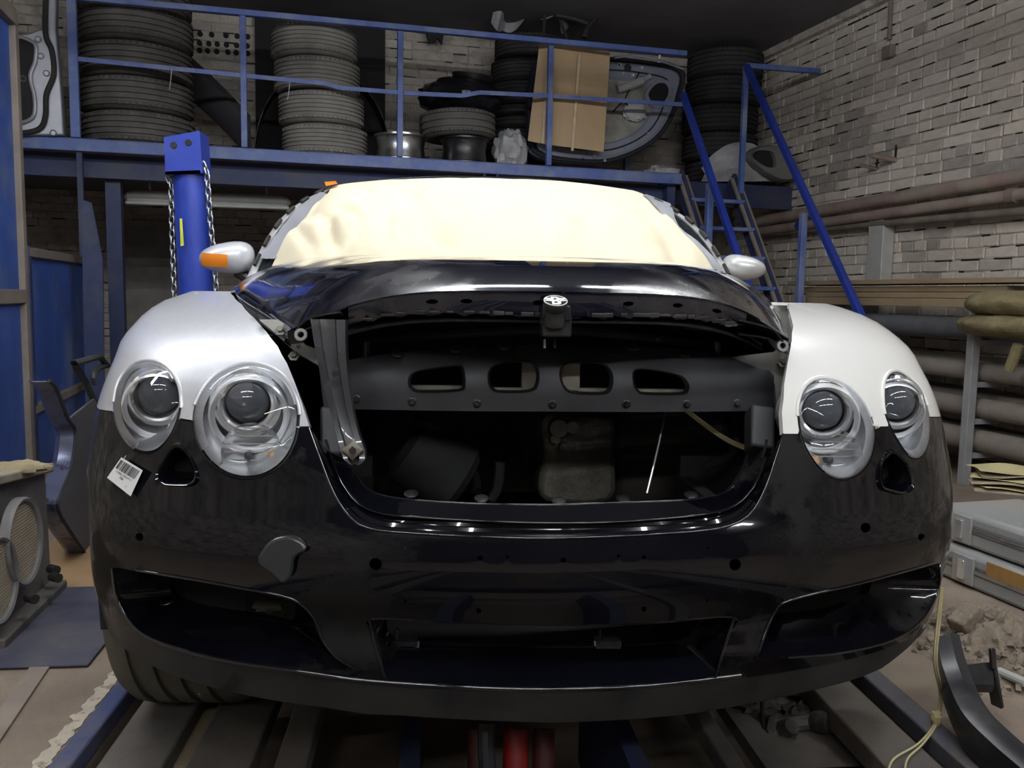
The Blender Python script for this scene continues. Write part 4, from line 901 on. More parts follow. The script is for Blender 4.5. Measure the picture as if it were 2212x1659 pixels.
# hanging bracket (left)
bk = [(709, 690), (715, 760), (726, 830), (740, 895), (752, 940), (762, 972), (766, 993), (767, 1004)]; wd_ = [41, 35, 30, 26, 26, 28, 24, 9]
P = [px(u, v, 1, .14-.009*i) for i, (u, v) in enumerate(bk)]; sc_ = 1.58/FPX
b = MB(); secs = []
for p, w in zip(cr(P, 5), np.interp(np.linspace(0, 7, 36), range(8), wd_)):
    w = w*sc_; secs.append([p+np.array([dx*w, dy, 0]) for dx, dy in ((-1, .014), (-.92, -.002), (-.52, -.002), (-.45, .010), (-.1, .012), (.3, .012), (.42, -.002), (.9, -.002), (1, .014))])
b.loft(secs, closed=False); brk = b.build('hanging_bracket', mat('scuffed black bracket', (.022, .022, .024), .28, var=.3, dirt=(.16, .145, .115), dscale=9, damt=.38, coat=.4), car, smooth=35, solid=.003); brk['label'] = 'pressed black steel bracket with a worn foot'
b = MB(); b.lathe([(0, -.002), (.019, -.002), (.019, .004), (.015, .007), (.007, .008), (.006, .002), (0, .002)], px(762, 972, 1, .088), (0, -1, .1), 4); b.build('bracket_foot', mat('worn bracket foot', (.13, .115, .085), .5, var=.4, scale=30), brk, smooth=40)
for u, v in [(725, 806), (763, 972)]: MB().lathe([(0, .014), (.0055, .014), (.0055, 0)], px(u, v, 1, .09 if v < 900 else .084), (0, -1, 0), 12).build('bolt_hole', M_dark, brk)
# pale inner flanges between hood and fenders
for s, pts in ((-1, [(560, 690), (600, 725), (640, 762), (690, 790), (730, 778), (700, 760), (660, 745), (640, 715), (600, 690)]), (1, [(1672, 760), (1700, 735), (1708, 760), (1702, 800), (1690, 850), (1686, 920), (1678, 900), (1674, 830), (1640, 800), (1580, 785), (1570, 772)])):
    P = [px(u, v, 1, .36) for u, v in pts]; b = MB(); b.prism(P, (0, .012, -.004)); b.build('inner_flange', mat('chipped white flange', (.45, .44, .40), .5, var=.15, dirt=(.03, .028, .025), dscale=16, damt=.42, sharp=.03), car, smooth=0)
for u, v in [(635, 770), (606, 715), (1690, 785), (1688, 900)]:
    MB().lathe([(.012, 0), (.012, .003), (.007, .004), (.006, .010), (0, .010)], px(u, v, 1, .35), (0, -.8, .5), 6).build('flange_bolt', mat('dull bolt', (.2, .19, .17), .5, metal=.4), car)
# ---------------- engine bay
by = MB(); by.box((-.60, .85, .68), (.02, 1.0, .5)); by.box((.60, .85, .68), (.02, 1.0, .5)); by.box((0, 1.36, .75), (1.22, .02, .75)); by.build('bay_wall', M_bay, car)
by = MB(); by.box((0, .47, .42), (1.25, .09, .10)); by.box((-.45, .9, .36), (.08, .9, .1)); by.box((.45, .9, .36), (.08, .9, .1)); by.box((0, .95, .34), (.9, .09, .08)); by.build('subframe', M_bay, car, bev=.01)
by = MB(); by.box((0, .15, .50), (.9, .07, .07)); by.build('crash_beam', M_dark, car, bev=.01)
b = MB(); P = [px(u, v, 1, .62) for u, v in [(1172, 905), (1215, 893), (1290, 893), (1328, 910), (1330, 1000), (1318, 1085), (1180, 1085), (1165, 1040), (1178, 980)]]; b.prism(cr(P, 3, True), (0, .4, 0)); b.build('gearbox_casing', M_gear, car, bev=.02)
for du, dv, r_ in ((-40, -60, .022), (-48, -38, .012), (-10, -62, .016), (-30, -20, .01)): MB().lathe([(0, .02), (r_, .02), (r_*1.2, 0)], px(1245+du, 985+dv, 1, .615), (0, -1, .1), 14).build('casing_boss', M_gear, car)
by = MB(); by.box(px(1420, 1000, 1, .9), (.36, .3, .4)); by.build('engine_block', mat('brown casting', (.03, .026, .021), .6, var=.5), car, bev=.05)
b = MB(); A_, B_ = px(870, 960, 1, .5), px(1000, 1045, 1, .5); b.tube([A_, A_+(B_-A_)*.1, A_+(B_-A_)*.9, B_], [.06, .085, .09, .07], 20); b.build('air_box', M_dark, car)
def cable(name, pts, r, m, par, y=None): return MB().tube(cr([px(*p) if len(p) == 4 else p for p in pts], 6), r, 8).build(name, m, par)
cable('support_rod', [(1437, 893, 1, .42), (1418, 980, 1, .38), (1397, 1066, 1, .34)], .004, M_steel, car)
for d in (0, 6): cable('yellow_wire', [(1478, 880+d, 1, .4), (1530, 920+d, 1, .42), (1580, 952+d, 1, .42), (1622, 968+d, 1, .4)], .003, M_cord, car)
cable('bay_hose', [(1588, 890, 1, .45), (1590, 930, 1, .5), (1582, 980, 1, .45), (1545, 1000, 1, .42), (1520, 1012, 1, .4)], .010, M_dark, car)
cable('bay_hose', [(900, 900, 1, .8), (960, 960, 1, .7), (1020, 1020, 1, .6), (1030, 1060, 1, .55)], .012, M_dark, car)
cable('bay_hose', [(1080, 1000, 1, .5), (1075, 1050, 1, .5), (1060, 1080, 1, .5)], .012, M_dark, car)
cable('bay_hose', [(790, 735, 1, .4), (900, 726, 1, .35), (1190, 712, 1, .3), (1450, 735, 1, .35), (1560, 752, 1, .4)], .010, M_dark, car)
for u in (793, 1548): cable('rubber_buffer', [(u, 738, 1, .34), (u, 772, 1, .34)], .008, M_blacktrim, car)
# rounded edges of the bumper that catch the light
def ridge(name, pts, r, off=-.001, n=3): return MB().tube([body(*hitSz(u, v))+np.array([0, off, 0]) for u, v in pixcurve(pts, n)], r, 8).build(name, M_edge, bp, smooth=80)
M_edge = mat('polished black edge', (.004, .004, .006), .08, coat=1, var=.1)
ridge('lip_ridge', [(345, 1387), (410, 1408), (505, 1430), (633, 1448), (700, 1458), (800, 1471), (1000, 1484), (1190, 1489), (1400, 1481), (1545, 1465), (1600, 1458)], .0045)
ridge('intake_ridge', IL[1:8], .0025); ridge('intake_ridge', [IL[0]]+IL[:12:-1], .003)
ridge('intake_ridge', IR[1:8], .003); ridge('intake_ridge', IR[9:]+IR[:1], .0025)
ridge('intake_ridge', [IC[0], IC[14], IC[13], IC[12]], .003); ridge('intake_ridge', IC[4:8], .003)
MB().tube(b0, .0028, 8).build('grille_ridge', M_edge, bp, smooth=80); MB().tube(s6, .0022, 8).build('grille_ridge', M_edge, bp, smooth=80); MB().tube(t3, .002, 8).build('grille_ridge', M_edge, bp, smooth=80)
for s in (-1, 1):
    by = MB(); by.box((s*.62, .56, .45), (.5, .03, .4)); by.box((s*.38, .4, .45), (.03, .3, .3)); by.build('intake_dark_fill', M_dark, car)  # near-black boxes added to hide the lit floor and keep intakes dark
# things behind the lower openings
by = MB(); by.box((0, .42, .30), (1.1, .4, .02)); by.build('undertray', M_dark, car)
by = MB(); by.box(px(960, 1432, 1, .22), (.2, .04, .025)); by.box(px(1190+60, 1434, 1, .22), (.22, .04, .022)); by.build('foam_strip', mat('dusty foam', (.15, .14, .11), .9), car)
for u0_, u1_ in ((848, 902), (1285, 1338)):
    b = MB(); A_, B_ = px(u0_, 1385, 1, .14), px(u1_, 1385, 1, .14); C_, D_ = px(u0_+4, 1440, 1, .12), px(u1_-2, 1445, 1, .12)
    b.bar(A_, B_, .03, .01); b.bar(A_, C_, .008, .02); b.bar(B_, D_, .008, .02); b.lathe([(.004, 0), (.004, .02), (0, .022)], px(u0_+10, 1380, 1, .14), (0, 0, 1), 8); b.build('lower_bracket', M_blacktrim, car)
by = MB(); by.box(px(480, 1310, 1, .5), (.3, .1, .25)); by.box(px(640, 1350, 1, .35), (.05, .1, .14)); by.build('side_cooler', M_bay, car, bev=.01)
for u in (338, 372, 405): cable('cooler_strut', [(u, 1240, 1, .38), (u+4, 1300, 1, .38), (u+10, 1372, 1, .38)], .006, M_dark, car)
b = MB(); b.lathe([(.06, 0), (.06, .2), (.05, .22)], px(1870, 1310, 1, .55)-np.array([0, 0, .1]), (0, 0, 1), 20); b.build('washer_canister', M_bay, car)
cable('cooler_strut', [(1935, 1240, 1, .45), (1950, 1290, 1, .45)], .008, M_dark, car)
b = MB(); b.blob(px(585, 1308, 1, .24), (.036, .02, .012), 14, 8, .4, 3, 2, False); b.build('torn_foam', mat('dark dusty foam', (.06, .056, .047), .9), car)
# tow eye cover hanging on the bumper (left)
b = MB(); P = [body(*hitSz(u, v))-np.array([0, .016, 0]) for u, v in [(560, 1210), (572, 1180), (595, 1160), (630, 1154), (655, 1165), (664, 1185), (640, 1200), (632, 1240), (612, 1255), (590, 1235)]]
b.prism(cr(P, 3, True), (0, .018, 0)); b.build('tow_eye_cap', mat('grey cap', (.022, .023, .025), .35, coat=.3), car, bev=.006)
# ---------------- windshield, roof, cabin
def WS(a, t, off=0.):
    Bm = np.array([.855*a, 1.28+.36*a*a, 1.085+.03*(1-a*a)]); Tp = np.array([.642*a, 2.06+.08*a*a, 1.505-.06*abs(a)**2.6])
    p = Bm+(Tp-Bm)*t; p[0] += a*.025*math.sin(math.pi*t); p[2] += .03*math.sin(math.pi*t)*a*a; bul = math.sin(math.pi*t)*.03*(1-a*a*.5); n = np.array([.25*a, -.55, .8]); n /= np.linalg.norm(n); return p+n*(bul+off)
def inv(fn, u, v, a=0., t=.5):
    for _ in range(40):
        q = proj(fn(a, t)); e = np.array([u, v])-q
        if np.abs(e).max() < .05: break
        h = 1e-3; ja = (proj(fn(a+h, t))-q)/h; jt = (proj(fn(a, t+h))-q)/h
        d = np.linalg.solve(np.stack([ja, jt], 1), e); d = np.clip(d, -.3, .3); a += d[0]; t += d[1]
    return np.array([a, t])
b = MB(); b.grid(lambda i, j: WS(-1+2*i, j), 24, 12); b.build('windshield', mat('dark glass', (.02, .025, .03), .05), car)
def roofsec(y):
    hw = lerp_tab(y, [2.1, 2.5, 3.0, 3.5, 4.0, 4.3], [.655, .66, .64, .58, .48, .40]); zt = lerp_tab(y, [2.06, 2.3, 2.6, 3.0, 3.5, 4.0, 4.3], [1.505, 1.517, 1.52, 1.49, 1.38, 1.22, 1.12]); dz = lerp_tab(y, [2.06, 3, 4.3], [.062, .07, .05])
    return hw, zt, dz
b = MB(); ys_ = [2.06, 2.2, 2.4, 2.7, 3.0, 3.3, 3.6, 3.9, 4.2]
secs = []
for y in ys_:
    hw, zt, dz = roofsec(y); secs.append([np.array([a*hw, y+.08*a*a*(1 if y < 2.3 else 0), zt-dz*abs(a)**2.6]) for a in np.linspace(-1, 1, 25)])
b.loft(secs, closed=False); b.build('roof', M_pillar, car, solid=.004)
# A pillars with torn adhesive strip
for s in (-1, 1):
    b = MB(); secs = []
    for t in np.linspace(-.03, 1.02, 24):
        p = WS(s*1.0, t); q = WS(s*1.055, t, -.015); secs.append([p+np.array([0, 0, .004]), p*.5+q*.5+np.array([s*.004, -.004, .014]), q, q+np.array([-s*.01, .05, -.03])])
    b.loft(secs, closed=False); pil = b.build('windshield_pillar', M_pillar, car, smooth=50, solid=.004)
    for t0 in (.05, .2, .36, .52, .68, .84):
        b = MB(); P = [WS(s*1.01, t, .014) for t in np.linspace(t0, t0+.08, 5)]; b.tube(P, .007, 6); b.build('adhesive_strip', mat('old black glue', (.03, .028, .022), .8), pil)
# body sides from the fenders back, doors, tail
def sidesec(y, s):
    w = lerp_tab(y, [1.2, 2, 3, 3.9, 4.4, 4.75], [.955, .955, .96, .965, .90, .78]); zs = lerp_tab(y, [1.2, 1.7, 3, 3.8, 4.75], [1.03, 1.06, 1.075, 1.06, .95])
    return [np.array([s*x, y, z]) for x, z in ((w*.88, .27), (w*.97, .32), (w*.985, .5), (w, .72), (w*.985, .88), (w*.955, .98), (w*.91, zs-.01), (w*.86, zs))]
for s in (-1, 1):
    b = MB(); b.loft([sidesec(y, s) for y in np.linspace(1.30, 4.75, 24)], closed=False); b.build('body_side', M_silver if s < 0 else M_whitecar, car, smooth=60, solid=.006)
    b = MB(); b.loft([[np.array([s*roofsec(y)[0], y, roofsec(y)[1]-roofsec(y)[2]]), sidesec(y, s)[-1]] for y in np.linspace(2.14, 4.2, 10)]+[], closed=False); b.build('side_window', mat('dark glass', (.02, .025, .03), .05), car)
    b = MB(); b.add([WS(s*1.052, 0, -.03), WS(s*1.052, 1, -.03), np.array([s*.655, 2.14, 1.44]), sidesec(2.14, s)[-1], sidesec(1.6, s)[-1]], [(0, 1, 2, 3, 4)]); b.build('quarter_window', mat('dark glass', (.02, .025, .03), .05), car, smooth=0)
b = MB(); b.loft([[sidesec(4.2, -1)[-1]*(1-t)+sidesec(4.2, 1)[-1]*t+np.array([0, 0, .04*math.sin(math.pi*t)]) for t in np.linspace(0, 1, 12)], [sidesec(4.75, -1)[-1]*(1-t)+sidesec(4.75, 1)[-1]*t+np.array([0, .05*math.sin(math.pi*t), .02*math.sin(math.pi*t)]) for t in np.linspace(0, 1, 12)], [np.array([-.68+1.36*t, 4.72+.08*math.sin(math.pi*t), .3]) for t in np.linspace(0, 1, 12)]], closed=False); b.build('tail', M_silver, car, solid=.005)
b = MB(); b.box((0, 2.9, .27), (1.6, 3.0, .03)); b.build('underbody', M_dark, car)
b = MB(); b.grid(lambda i, j: np.array([(-1+2*i)*.84, 1.40+.28*(1-2*i)**2+.12*j, 1.125-.02*(1-2*i)**2-.03*j+.02]), 16, 3); b.build('cowl', M_dark, car, solid=.005)
# ---------------- mirrors
for s, c_, sz, lab in ((-1, (491, 557), (55, 38), 'silver door mirror with orange tape'), (1, (1605, 579), (45, 31), 'silver door mirror')):
    Y = 1.78; C_ = px(*c_, 1, Y); k = np.linalg.norm(C_-CP)/FPX; b = MB(); vs = []; n1, n2 = 28, 16
    def mir(i, j):
        th = 2*math.pi*i; ph = math.pi*j; x = math.cos(th)*math.sin(ph); z = math.sin(th)*math.sin(ph); y = -math.cos(ph)
        x = math.copysign(abs(x)**.8, x); z = math.copysign(abs(z)**.85, z)
        zz = z*(1.0 if z > 0 else 1.0); tw = .82+.18*(-s*x)        # taller towards the car
        return C_+np.array([x*sz[0]*k, (y*.085 if y < 0 else y*.03), zz*sz[1]*k*tw-.10*s*x*sz[1]*k])
    b.grid(mir, n1, n2); mo = b.build('door_mirror', M_silver if s < 0 else M_pillar, car, smooth=70); mo['label'] = lab
    b = MB(); b.tube(cr([C_-np.array([s*sz[0]*k*.3, -.02, sz[1]*k*.7]), C_-np.array([s*sz[0]*k*.75, -.02, sz[1]*k*1.1]), C_-np.array([s*sz[0]*k*1.15, -.03, sz[1]*k*1.5])], 4), .022, 10); b.build('mirror_arm', M_blacktrim, mo)
    if s < 0:
        def tp(i, j):
            u = 435+56*i; v = 546+28*j+4*i; d = ray(u, v); 
            dx = (px(u, v, 1, Y)-C_); rx = dx[0]/(sz[0]*k); rz = dx[2]/(sz[1]*k); r2 = min(.98, rx*rx*.9+rz*rz*.8)
            return px(u, v, 1, Y-.085*math.sqrt(1-r2)-.022)
        b = MB(); b.grid(tp, 10, 5); b.build('orange_tape', M_orange, mo, solid=.001)
# ---------------- front wheel (left)
wh = bpy.data.objects.new('front_wheel', None); COL.objects.link(wh); wh.parent = car; wh['label'] = 'left front wheel with dusty grooved tire'
wc = Vector((-.79, .74, .352)); st = math.radians(3); axw = Vector((-math.cos(st), math.sin(st), 0))
pr = [(.23, -.11), (.25, -.135), (.30, -.142), (.335, -.136), (.347, -.118)]
for y in (-.078, -.026, .026, .078): pr += [(.352, y-.009), (.343, y-.007), (.343, y+.007), (.352, y+.009)]
pr += [(.347, .118), (.335, .136), (.30, .142), (.25, .135), (.23, .11)]
MB().lathe(pr, wc, axw, 72).build('tire', mat('dusty tread', (.085, .078, .062), .85, var=.3, dirt=(.13, .12, .095), dscale=5, damt=.5, bump=.2), wh, smooth=30)
MB().lathe([(.235, .12), (.235, .1), (.2, .06), (.19, -.1), (.235, -.12)], wc, axw, 40).build('rim', M_alu, wh)
for k in range(7):
    a = 2*math.pi*k/7; x, y, _ = basis(axw); d = x*math.cos(a)+y*math.sin(a); MB().bar(wc+axw*.1+d*.04, wc+axw*.1+d*.225, .05, .025, axw).build('spoke', M_alu, wh)
rw = copy_tree(wh, car); rw['label'] = 'left rear wheel'
for c2 in rw.children: c2.location = (0, 2.845, 0)
rw2 = copy_tree(wh, car); rw2['label'] = 'right rear wheel'
for c2 in rw2.children: c2.location = (1.63, 2.845, 0)
b = MB(); P = [(-.62, .76+.42*math.cos(a), .40+.42*math.sin(a)) for a in np.linspace(-.2, math.pi+.2, 20)]; b.loft([[np.array(p), np.array(p)+np.array([-.3, 0, 0])] for p in P], closed=False)
b.build('wheel_arch_liner', M_dark, car, solid=.004)
b = MB(); P = [(.62, .84+.42*math.cos(a), .40+.42*math.sin(a)) for a in np.linspace(-.2, math.pi+.2, 20)]; b.loft([[np.array(p), np.array(p)+np.array([.3, 0, 0])] for p in P], closed=False)
b.build('wheel_arch_liner', M_dark, car, solid=.004)
# ---------------- masking paper over the windshield (taped on)
mp_ = thing('masking_paper', WS(0, 0, .02), 'cream masking paper taped over the windshield', 'masking paper')
OUTP = [(598, 566), (640, 510), (680, 462), (712, 430), (722, 408), (790, 398), (880, 393), (1000, 391), (1120, 393), (1230, 399), (1320, 410), (1385, 423), (1418, 452), (1450, 490), (1490, 535), (1520, 570), (1545, 612), (1400, 606), (1218, 598), (1060, 594), (907, 592), (758, 592), (600, 600), (578, 600)]
pl_ = [inv(WS, u, v, (u-1060)/480, .5) for u, v in pixcurve(OUTP[:17], 4)+OUTP[17:]]
def wr_(p):
    v = Vector((float(p[0])*5, float(p[2])*5, 1.7)); a = noise.ridged_multi_fractal(v*.55, .9, 2.1, 3, 1., 2.)*.012
    l = Vector((float(p[0])+.52, float(p[2])-1.30, 0)).length; f = abs(noise.noise(v*1.9+Vector((4, 0, 0)))); a = a*1.0+.055*math.exp(-(l/.19)**2)*(.25+1.6*f) + .030*noise.noise(v*1.0)+.030*abs(noise.noise(v*1.6+Vector((9, 2, 0))))-.01
    return a
def papf(a, t):
    p = WS(a, t, .010); e = min(1., max(0., (1-abs(a))*6))*min(1., max(0., (.95-t)*3.)); return WS(a, t, .012+max(-.004, wr_(p)*1.15*e))
b = MB(); sheet(pl_, [], papf, .022, b); b.build('paper_sheet', M_paper, mp_, smooth=80, solid=.0008)
def strip(name, pts, wdt, m, fn=WS, off=.018, n=5):
    P = [np.array(inv(WS, u, v, (u-1060)/480, .5)) for u, v in pts]; Q = [np.array(inv(WS, u, v, (u-1060)/480, .5)) for u, v in wdt]
    Pc, Qc = cr(P, n), cr(Q, n); k = 5
    b = MB(); b.loft([[WS(*(p+(q-p)*j/k), off+.006*noise.noise(Vector((i*.9, j*1.3, 2)))) for j in range(k+1)] for i, (p, q) in enumerate(zip(Pc, Qc))], closed=False); return b.build(name, m, mp_, smooth=40, solid=.001)
strip('foil_tape', [(565, 568), (605, 510), (650, 455), (695, 423)], [(600, 568), (640, 512), (682, 465), (716, 428)], M_foil)
strip('foil_tape', [(1385, 428), (1425, 470), (1480, 530), (1530, 590)], [(1398, 428), (1455, 480), (1515, 540), (1560, 595)], M_foil)
b = MB(); b.add([WS(*inv(WS, u, v, -.7, .9), .03) for u, v in [(707, 406), (730, 405), (734, 411), (709, 416)]], [(0, 1, 2, 3)]); b.build('orange_tape', M_orange, mp_, smooth=0, solid=.001)
# ---------------- price tag hanging on the bumper
tg = [(252, 985), (288, 1000), (308, 1015), (282, 1072), (231, 1033)]
TP = [body(*hitSz(u, v))+np.array([0, -.006, 0]) for u, v in tg]
n_ = np.cross(TP[2]-TP[4], TP[0]-TP[4]); n_ /= np.linalg.norm(n_); n_ = n_ if n_@(CP-TP[0]) > 0 else -n_
o_ = px(283, 1071, 1, TP[3][1]); 
def tpl(u, v): d = ray(u, v); c0 = np.mean(TP, 0)+n_*.006; return CP+((c0-CP)@n_)/(d@n_)*d
tag = thing('paper_tag', tpl(282, 1072), 'white barcode tag hung below the outer headlight', 'tag')
MB().prism([tpl(*p) for p in [(262, 988), (308, 1016), (282, 1072), (231, 1032)]], -n_*.0006).build('tag_card', M_tagwhite, tag, smooth=0)
A_, B_, C_ = np.array([262, 988]), np.array([308, 1016]), np.array([231, 1032])
def tuv(x, y): q = A_+(B_-A_)*x+(C_-A_)*y*1.0; return tpl(*q)+n_*.0006
b = MB(); x = .06
while x < .92:
    w = random.choice([.012, .02, .035]); b.add([tuv(x, .08), tuv(x+w, .08), tuv(x+w, .48), tuv(x, .48)], [(0, 1, 2, 3)]); x += w+random.choice([.012, .02, .03])
b.build('barcode', M_ink, tag, smooth=0)
def text(name, s, org, xd, yd, size, m, par, ext=.0002):
    cu = bpy.data.curves.new(name, 'FONT'); cu.body = s; cu.size = 1.; cu.align_x = 'CENTER'; to = bpy.data.objects.new('tmp', cu); COL.objects.link(to)
    dg = bpy.context.evaluated_depsgraph_get(); me = bpy.data.meshes.new_from_object(to.evaluated_get(dg)); bpy.data.objects.remove(to)
    b = MB(); xd = np.asarray(xd)/np.linalg.norm(xd); yd = np.asarray(yd)/np.linalg.norm(yd)
    b.add([org+xd*v.co.x*size+yd*v.co.y*size for v in me.vertices], [tuple(p.vertices) for p in me.polygons]); return b.build(name, m, par, smooth=0)
xd_ = tpl(*B_)-tpl(*A_); yd_ = tpl(*A_)-tpl(*C_)
text('tag_number', '17-0006-1697619-11', tuv(.5, .62), xd_, yd_, .0062, M_ink, tag)
for s_w, dx_ in (('У', -.0042), ('о', 0.), ('l', 0.), ('а', .0042)): text('tag_word', s_w, tuv(.5, .76)+xd_/np.linalg.norm(xd_)*dx_, xd_, yd_, .0075, M_ink, tag)
text('tag_note', '3.1', tuv(.85, .93), xd_, yd_, .004, M_ink, tag)
MB().tube([tpl(268, 992)+n_*.001, tpl(272, 984)], .0008, 5).build('tag_string', M_cord, tag)
# ================================================================== ramp / lift platform under the car
lift = thing('car_lift', (0, .5, -.05), 'dusty in-floor car lift with steel runways and blue rails', 'car lift')
def yslab(x0, x1, name, m, z=0.0, h=.06, y0=PITY0, y1=PITY1): return MB().box(((x0+x1)/2, (y0+y1)/2, z-h/2), (x1-x0, y1-y0, h)).build(name, m, lift, bev=.006)
xL = [-.95, -.808, -.758, -.62, -.569, -.50]
yslab(xL[0], xL[1], 'runway_plate', M_plate); yslab(xL[2], xL[3], 'runway_plate', M_plate); yslab(xL[4], xL[5], 'runway_plate', M_plate)
yslab(PITX0-.045, PITX0+.002, 'edge_rail', mat('scuffed blue rail', (.06, .075, .17), .5, var=.3, dirt=(.17, .15, .13), dscale=5, damt=.45), .012, .05)
yslab(.785, .912, 'runway_plate', M_plate); yslab(PITX1-.002, PITX1+.06, 'edge_rail', mat('dusty blue grey rail', (.10, .095, .11), .6, var=.3, dirt=(.16, .135, .11), dscale=5, damt=.45), .01, .05)
yslab(.425, .47, 'runway_plate', M_plate, -.0, .05)
b = MB(); b.box(pz(405, 1595, -.06), (.16, .3, .03)); b.build('cross_plate', M_wood, lift)
b = MB(); b.box(pz(1760, 1620, -.10), (.34, .5, .04)); b.build('cross_plate', M_plate, lift)
for y_ in (-.9, .35, 1.6, 2.9): MB().box((0, y_, -.14), (PITX1-PITX0-.02, .12, .12)).build('cross_beam', M_dark, lift)
for u, m_ in ((1035, M_red), (1115, M_red), (1175, M_red)):
    A_, B_ = px(u, 1575, 1, .45), px(u-2, 1700, 1, .40); MB().tube([A_, B_], .026 if u != 1115 else .030, 16).build('hydraulic_cylinder', m_ if u == 1115 else mat('dark red paint', (.05, .008, .008), .6), lift)
MB().tube(cr([px(1052, 1565, 1, .42), px(1050, 1610, 1, .4), px(1055, 1680, 1, .38)], 5), .02, 10).build('lift_hose', M_darkgrey, lift)
for x_ in (-.28, .30): MB().box((x_, .3, -.35), (.05, 2.0, .4)).build('scissor_arm', M_bluedark, lift)
# painted line along the left rail
b = MB(); vs = []; n = 140
A0, B0 = np.array([-1.066, .9, 0]), np.array([-1.07, -.1, 0])
for i in range(n+1):
    t = i/n; p = A0+(B0-A0)*t; w1 = .016+.010*noise.noise(Vector((i*.3, 0, 0))); w2 = .018+.016*noise.noise(Vector((i*.25, 9, 0)))
    vs += [(p[0]-w2, p[1], .003), (p[0]+w1, p[1], .003)]
b.add(vs, [(2*i, 2*i+1, 2*i+3, 2*i+2) for i in range(n) if noise.noise(Vector((i*1.3, 5, 0))) > -.42]); prop(b.build('trim_3', M_paintmark, smooth=0), 'worn cream paint line beside the lift rail', kind='structure')
b = MB(); A0, B0 = pz(85, 1447, 0), pz(0, 1570, 0); d = (B0-A0); b.bar(A0-d*.2+np.array([0, 0, .002]), B0+d*.5+np.array([0, 0, .002]), .05, .012)
prop(b.build('trim_4', M_tan, smooth=0), 'flat steel strip set in the floor', kind='structure')
# old suspension parts lying in the pit
sus = thing('suspension_parts', pz(1690, 1560, -.08), 'dirty suspension arm and hub lying under the bumper', 'car part')
def gl(u, v, z): return pz(u, v, z)
M_sus = mat('greasy suspension metal', (.05, .045, .04), .6, metal=.2, var=.5, scale=14, dirt=(.12, .105, .085), dscale=12, damt=.42, bump=.4)
MB().tube(cr([gl(1590, 1525, -.10), gl(1640, 1556, -.09), gl(1700, 1566, -.07), gl(1770, 1556, -.06)], 5), .022, 10).build('control_arm', M_sus, sus)
MB().tube(cr([gl(1610, 1545, -.10), gl(1660, 1590, -.10), gl(1720, 1590, -.08)], 5), .016, 10).build('control_arm', M_sus, sus)
MB().lathe([(.012, -.025), (.026, -.025), (.030, 0), (.026, .025), (.012, .025), (.012, -.025)], gl(1777, 1560, -.05), (.5, -.7, .3), 22).build('bushing', M_gear, sus)
MB().lathe([(0, -.03), (.03, -.03), (.045, -.01), (.05, .01), (.03, .02), (.02, .05), (0, .05)], gl(1690, 1585, -.09), (.2, -.6, .7), 9).build('hub', M_sus, sus)
MB().blob(gl(1655, 1535, -.09), (.09, .05, .035), 18, 10, .5, 4, 6).build('caliper', M_sus, sus)
MB().blob(gl(1722, 1545, -.08), (.05, .04, .03), 16, 10, .5, 4, 2).build('knuckle', M_sus, sus)
MB().tube(cr([gl(1645, 1500, -.02), gl(1648, 1550, -.07), gl(1655, 1620, -.1)], 4), .006, 8).build('brake_hose', M_dark, sus)
# ================================================================== left side
# blue partition: tall section and low section, running back from the camera
PPn = -1.75
pt = thing('blue_partition', RP(PPn, 3.3, 0), 'tall blue steel panel with tan frame beside the radiator', 'partition')
def pan(par, u_far, q0, vtop_at, name_frame=True, mid=None):
    pass
qf = pp(45, 560, PPn)@E2; qn = 1.9; zt1 = pp(38, 40, PPn)[2]
rmb(((PPn-.02, (qf+qn)/2, zt1/2), (.03, qf-qn, zt1-.04))).build('panel_sheet', M_bluepanel, pt, smooth=0)
zm1 = pp(45, 640, PPn)[2]
rmb(((PPn, qf, zt1/2), (.05, .06, zt1))).build('panel_frame', M_tan, pt, bev=.004)
rmb(((PPn, (qf+qn)/2, zm1), (.05, qf-qn, .07))).build('panel_frame', M_tan, pt, bev=.004)
rmb(((PPn, (qf+qn)/2, zt1-.03), (.06, qf-qn, .08))).build('panel_frame', M_tan, pt, bev=.004)
pt2 = thing('blue_partition', RP(PPn-.03, 3.9, 0), 'low blue steel panel with grey frame behind the tall panel', 'partition')
P2 = PPn-.02; qa = pp(58, 700, P2)@E2; qb = pp(183, 700, P2)@E2; z2 = pp(75, 535, P2)[2]
rmb(((P2-.02, (qa+qb)/2, z2/2), (.03, qb-qa, z2-.04))).build('panel_sheet', M_bluepanel, pt2, smooth=0)
for q_ in (qa+.02, qb): rmb(((P2, q_, z2/2), (.05, .05, z2))).build('panel_frame', M_bluedark, pt2, bev=.004)
for z_ in (z2-.03, pp(100, 870, P2)[2]): rmb(((P2, (qa+qb)/2, z_), (.05, qb-qa, .05))).build('panel_frame', M_tan, pt2, bev=.004)
gp = MB(); gp.prism([pq(175, 430, 4.6), pq(198, 438, 4.6), pq(222, 560, 4.6), pq(226, 900, 4.6), pq(185, 900, 4.6)], E2*.02)
prop(gp.build('steel_gusset', M_bluedark), 'dark blue steel gusset plate by the low panel', 'plate')
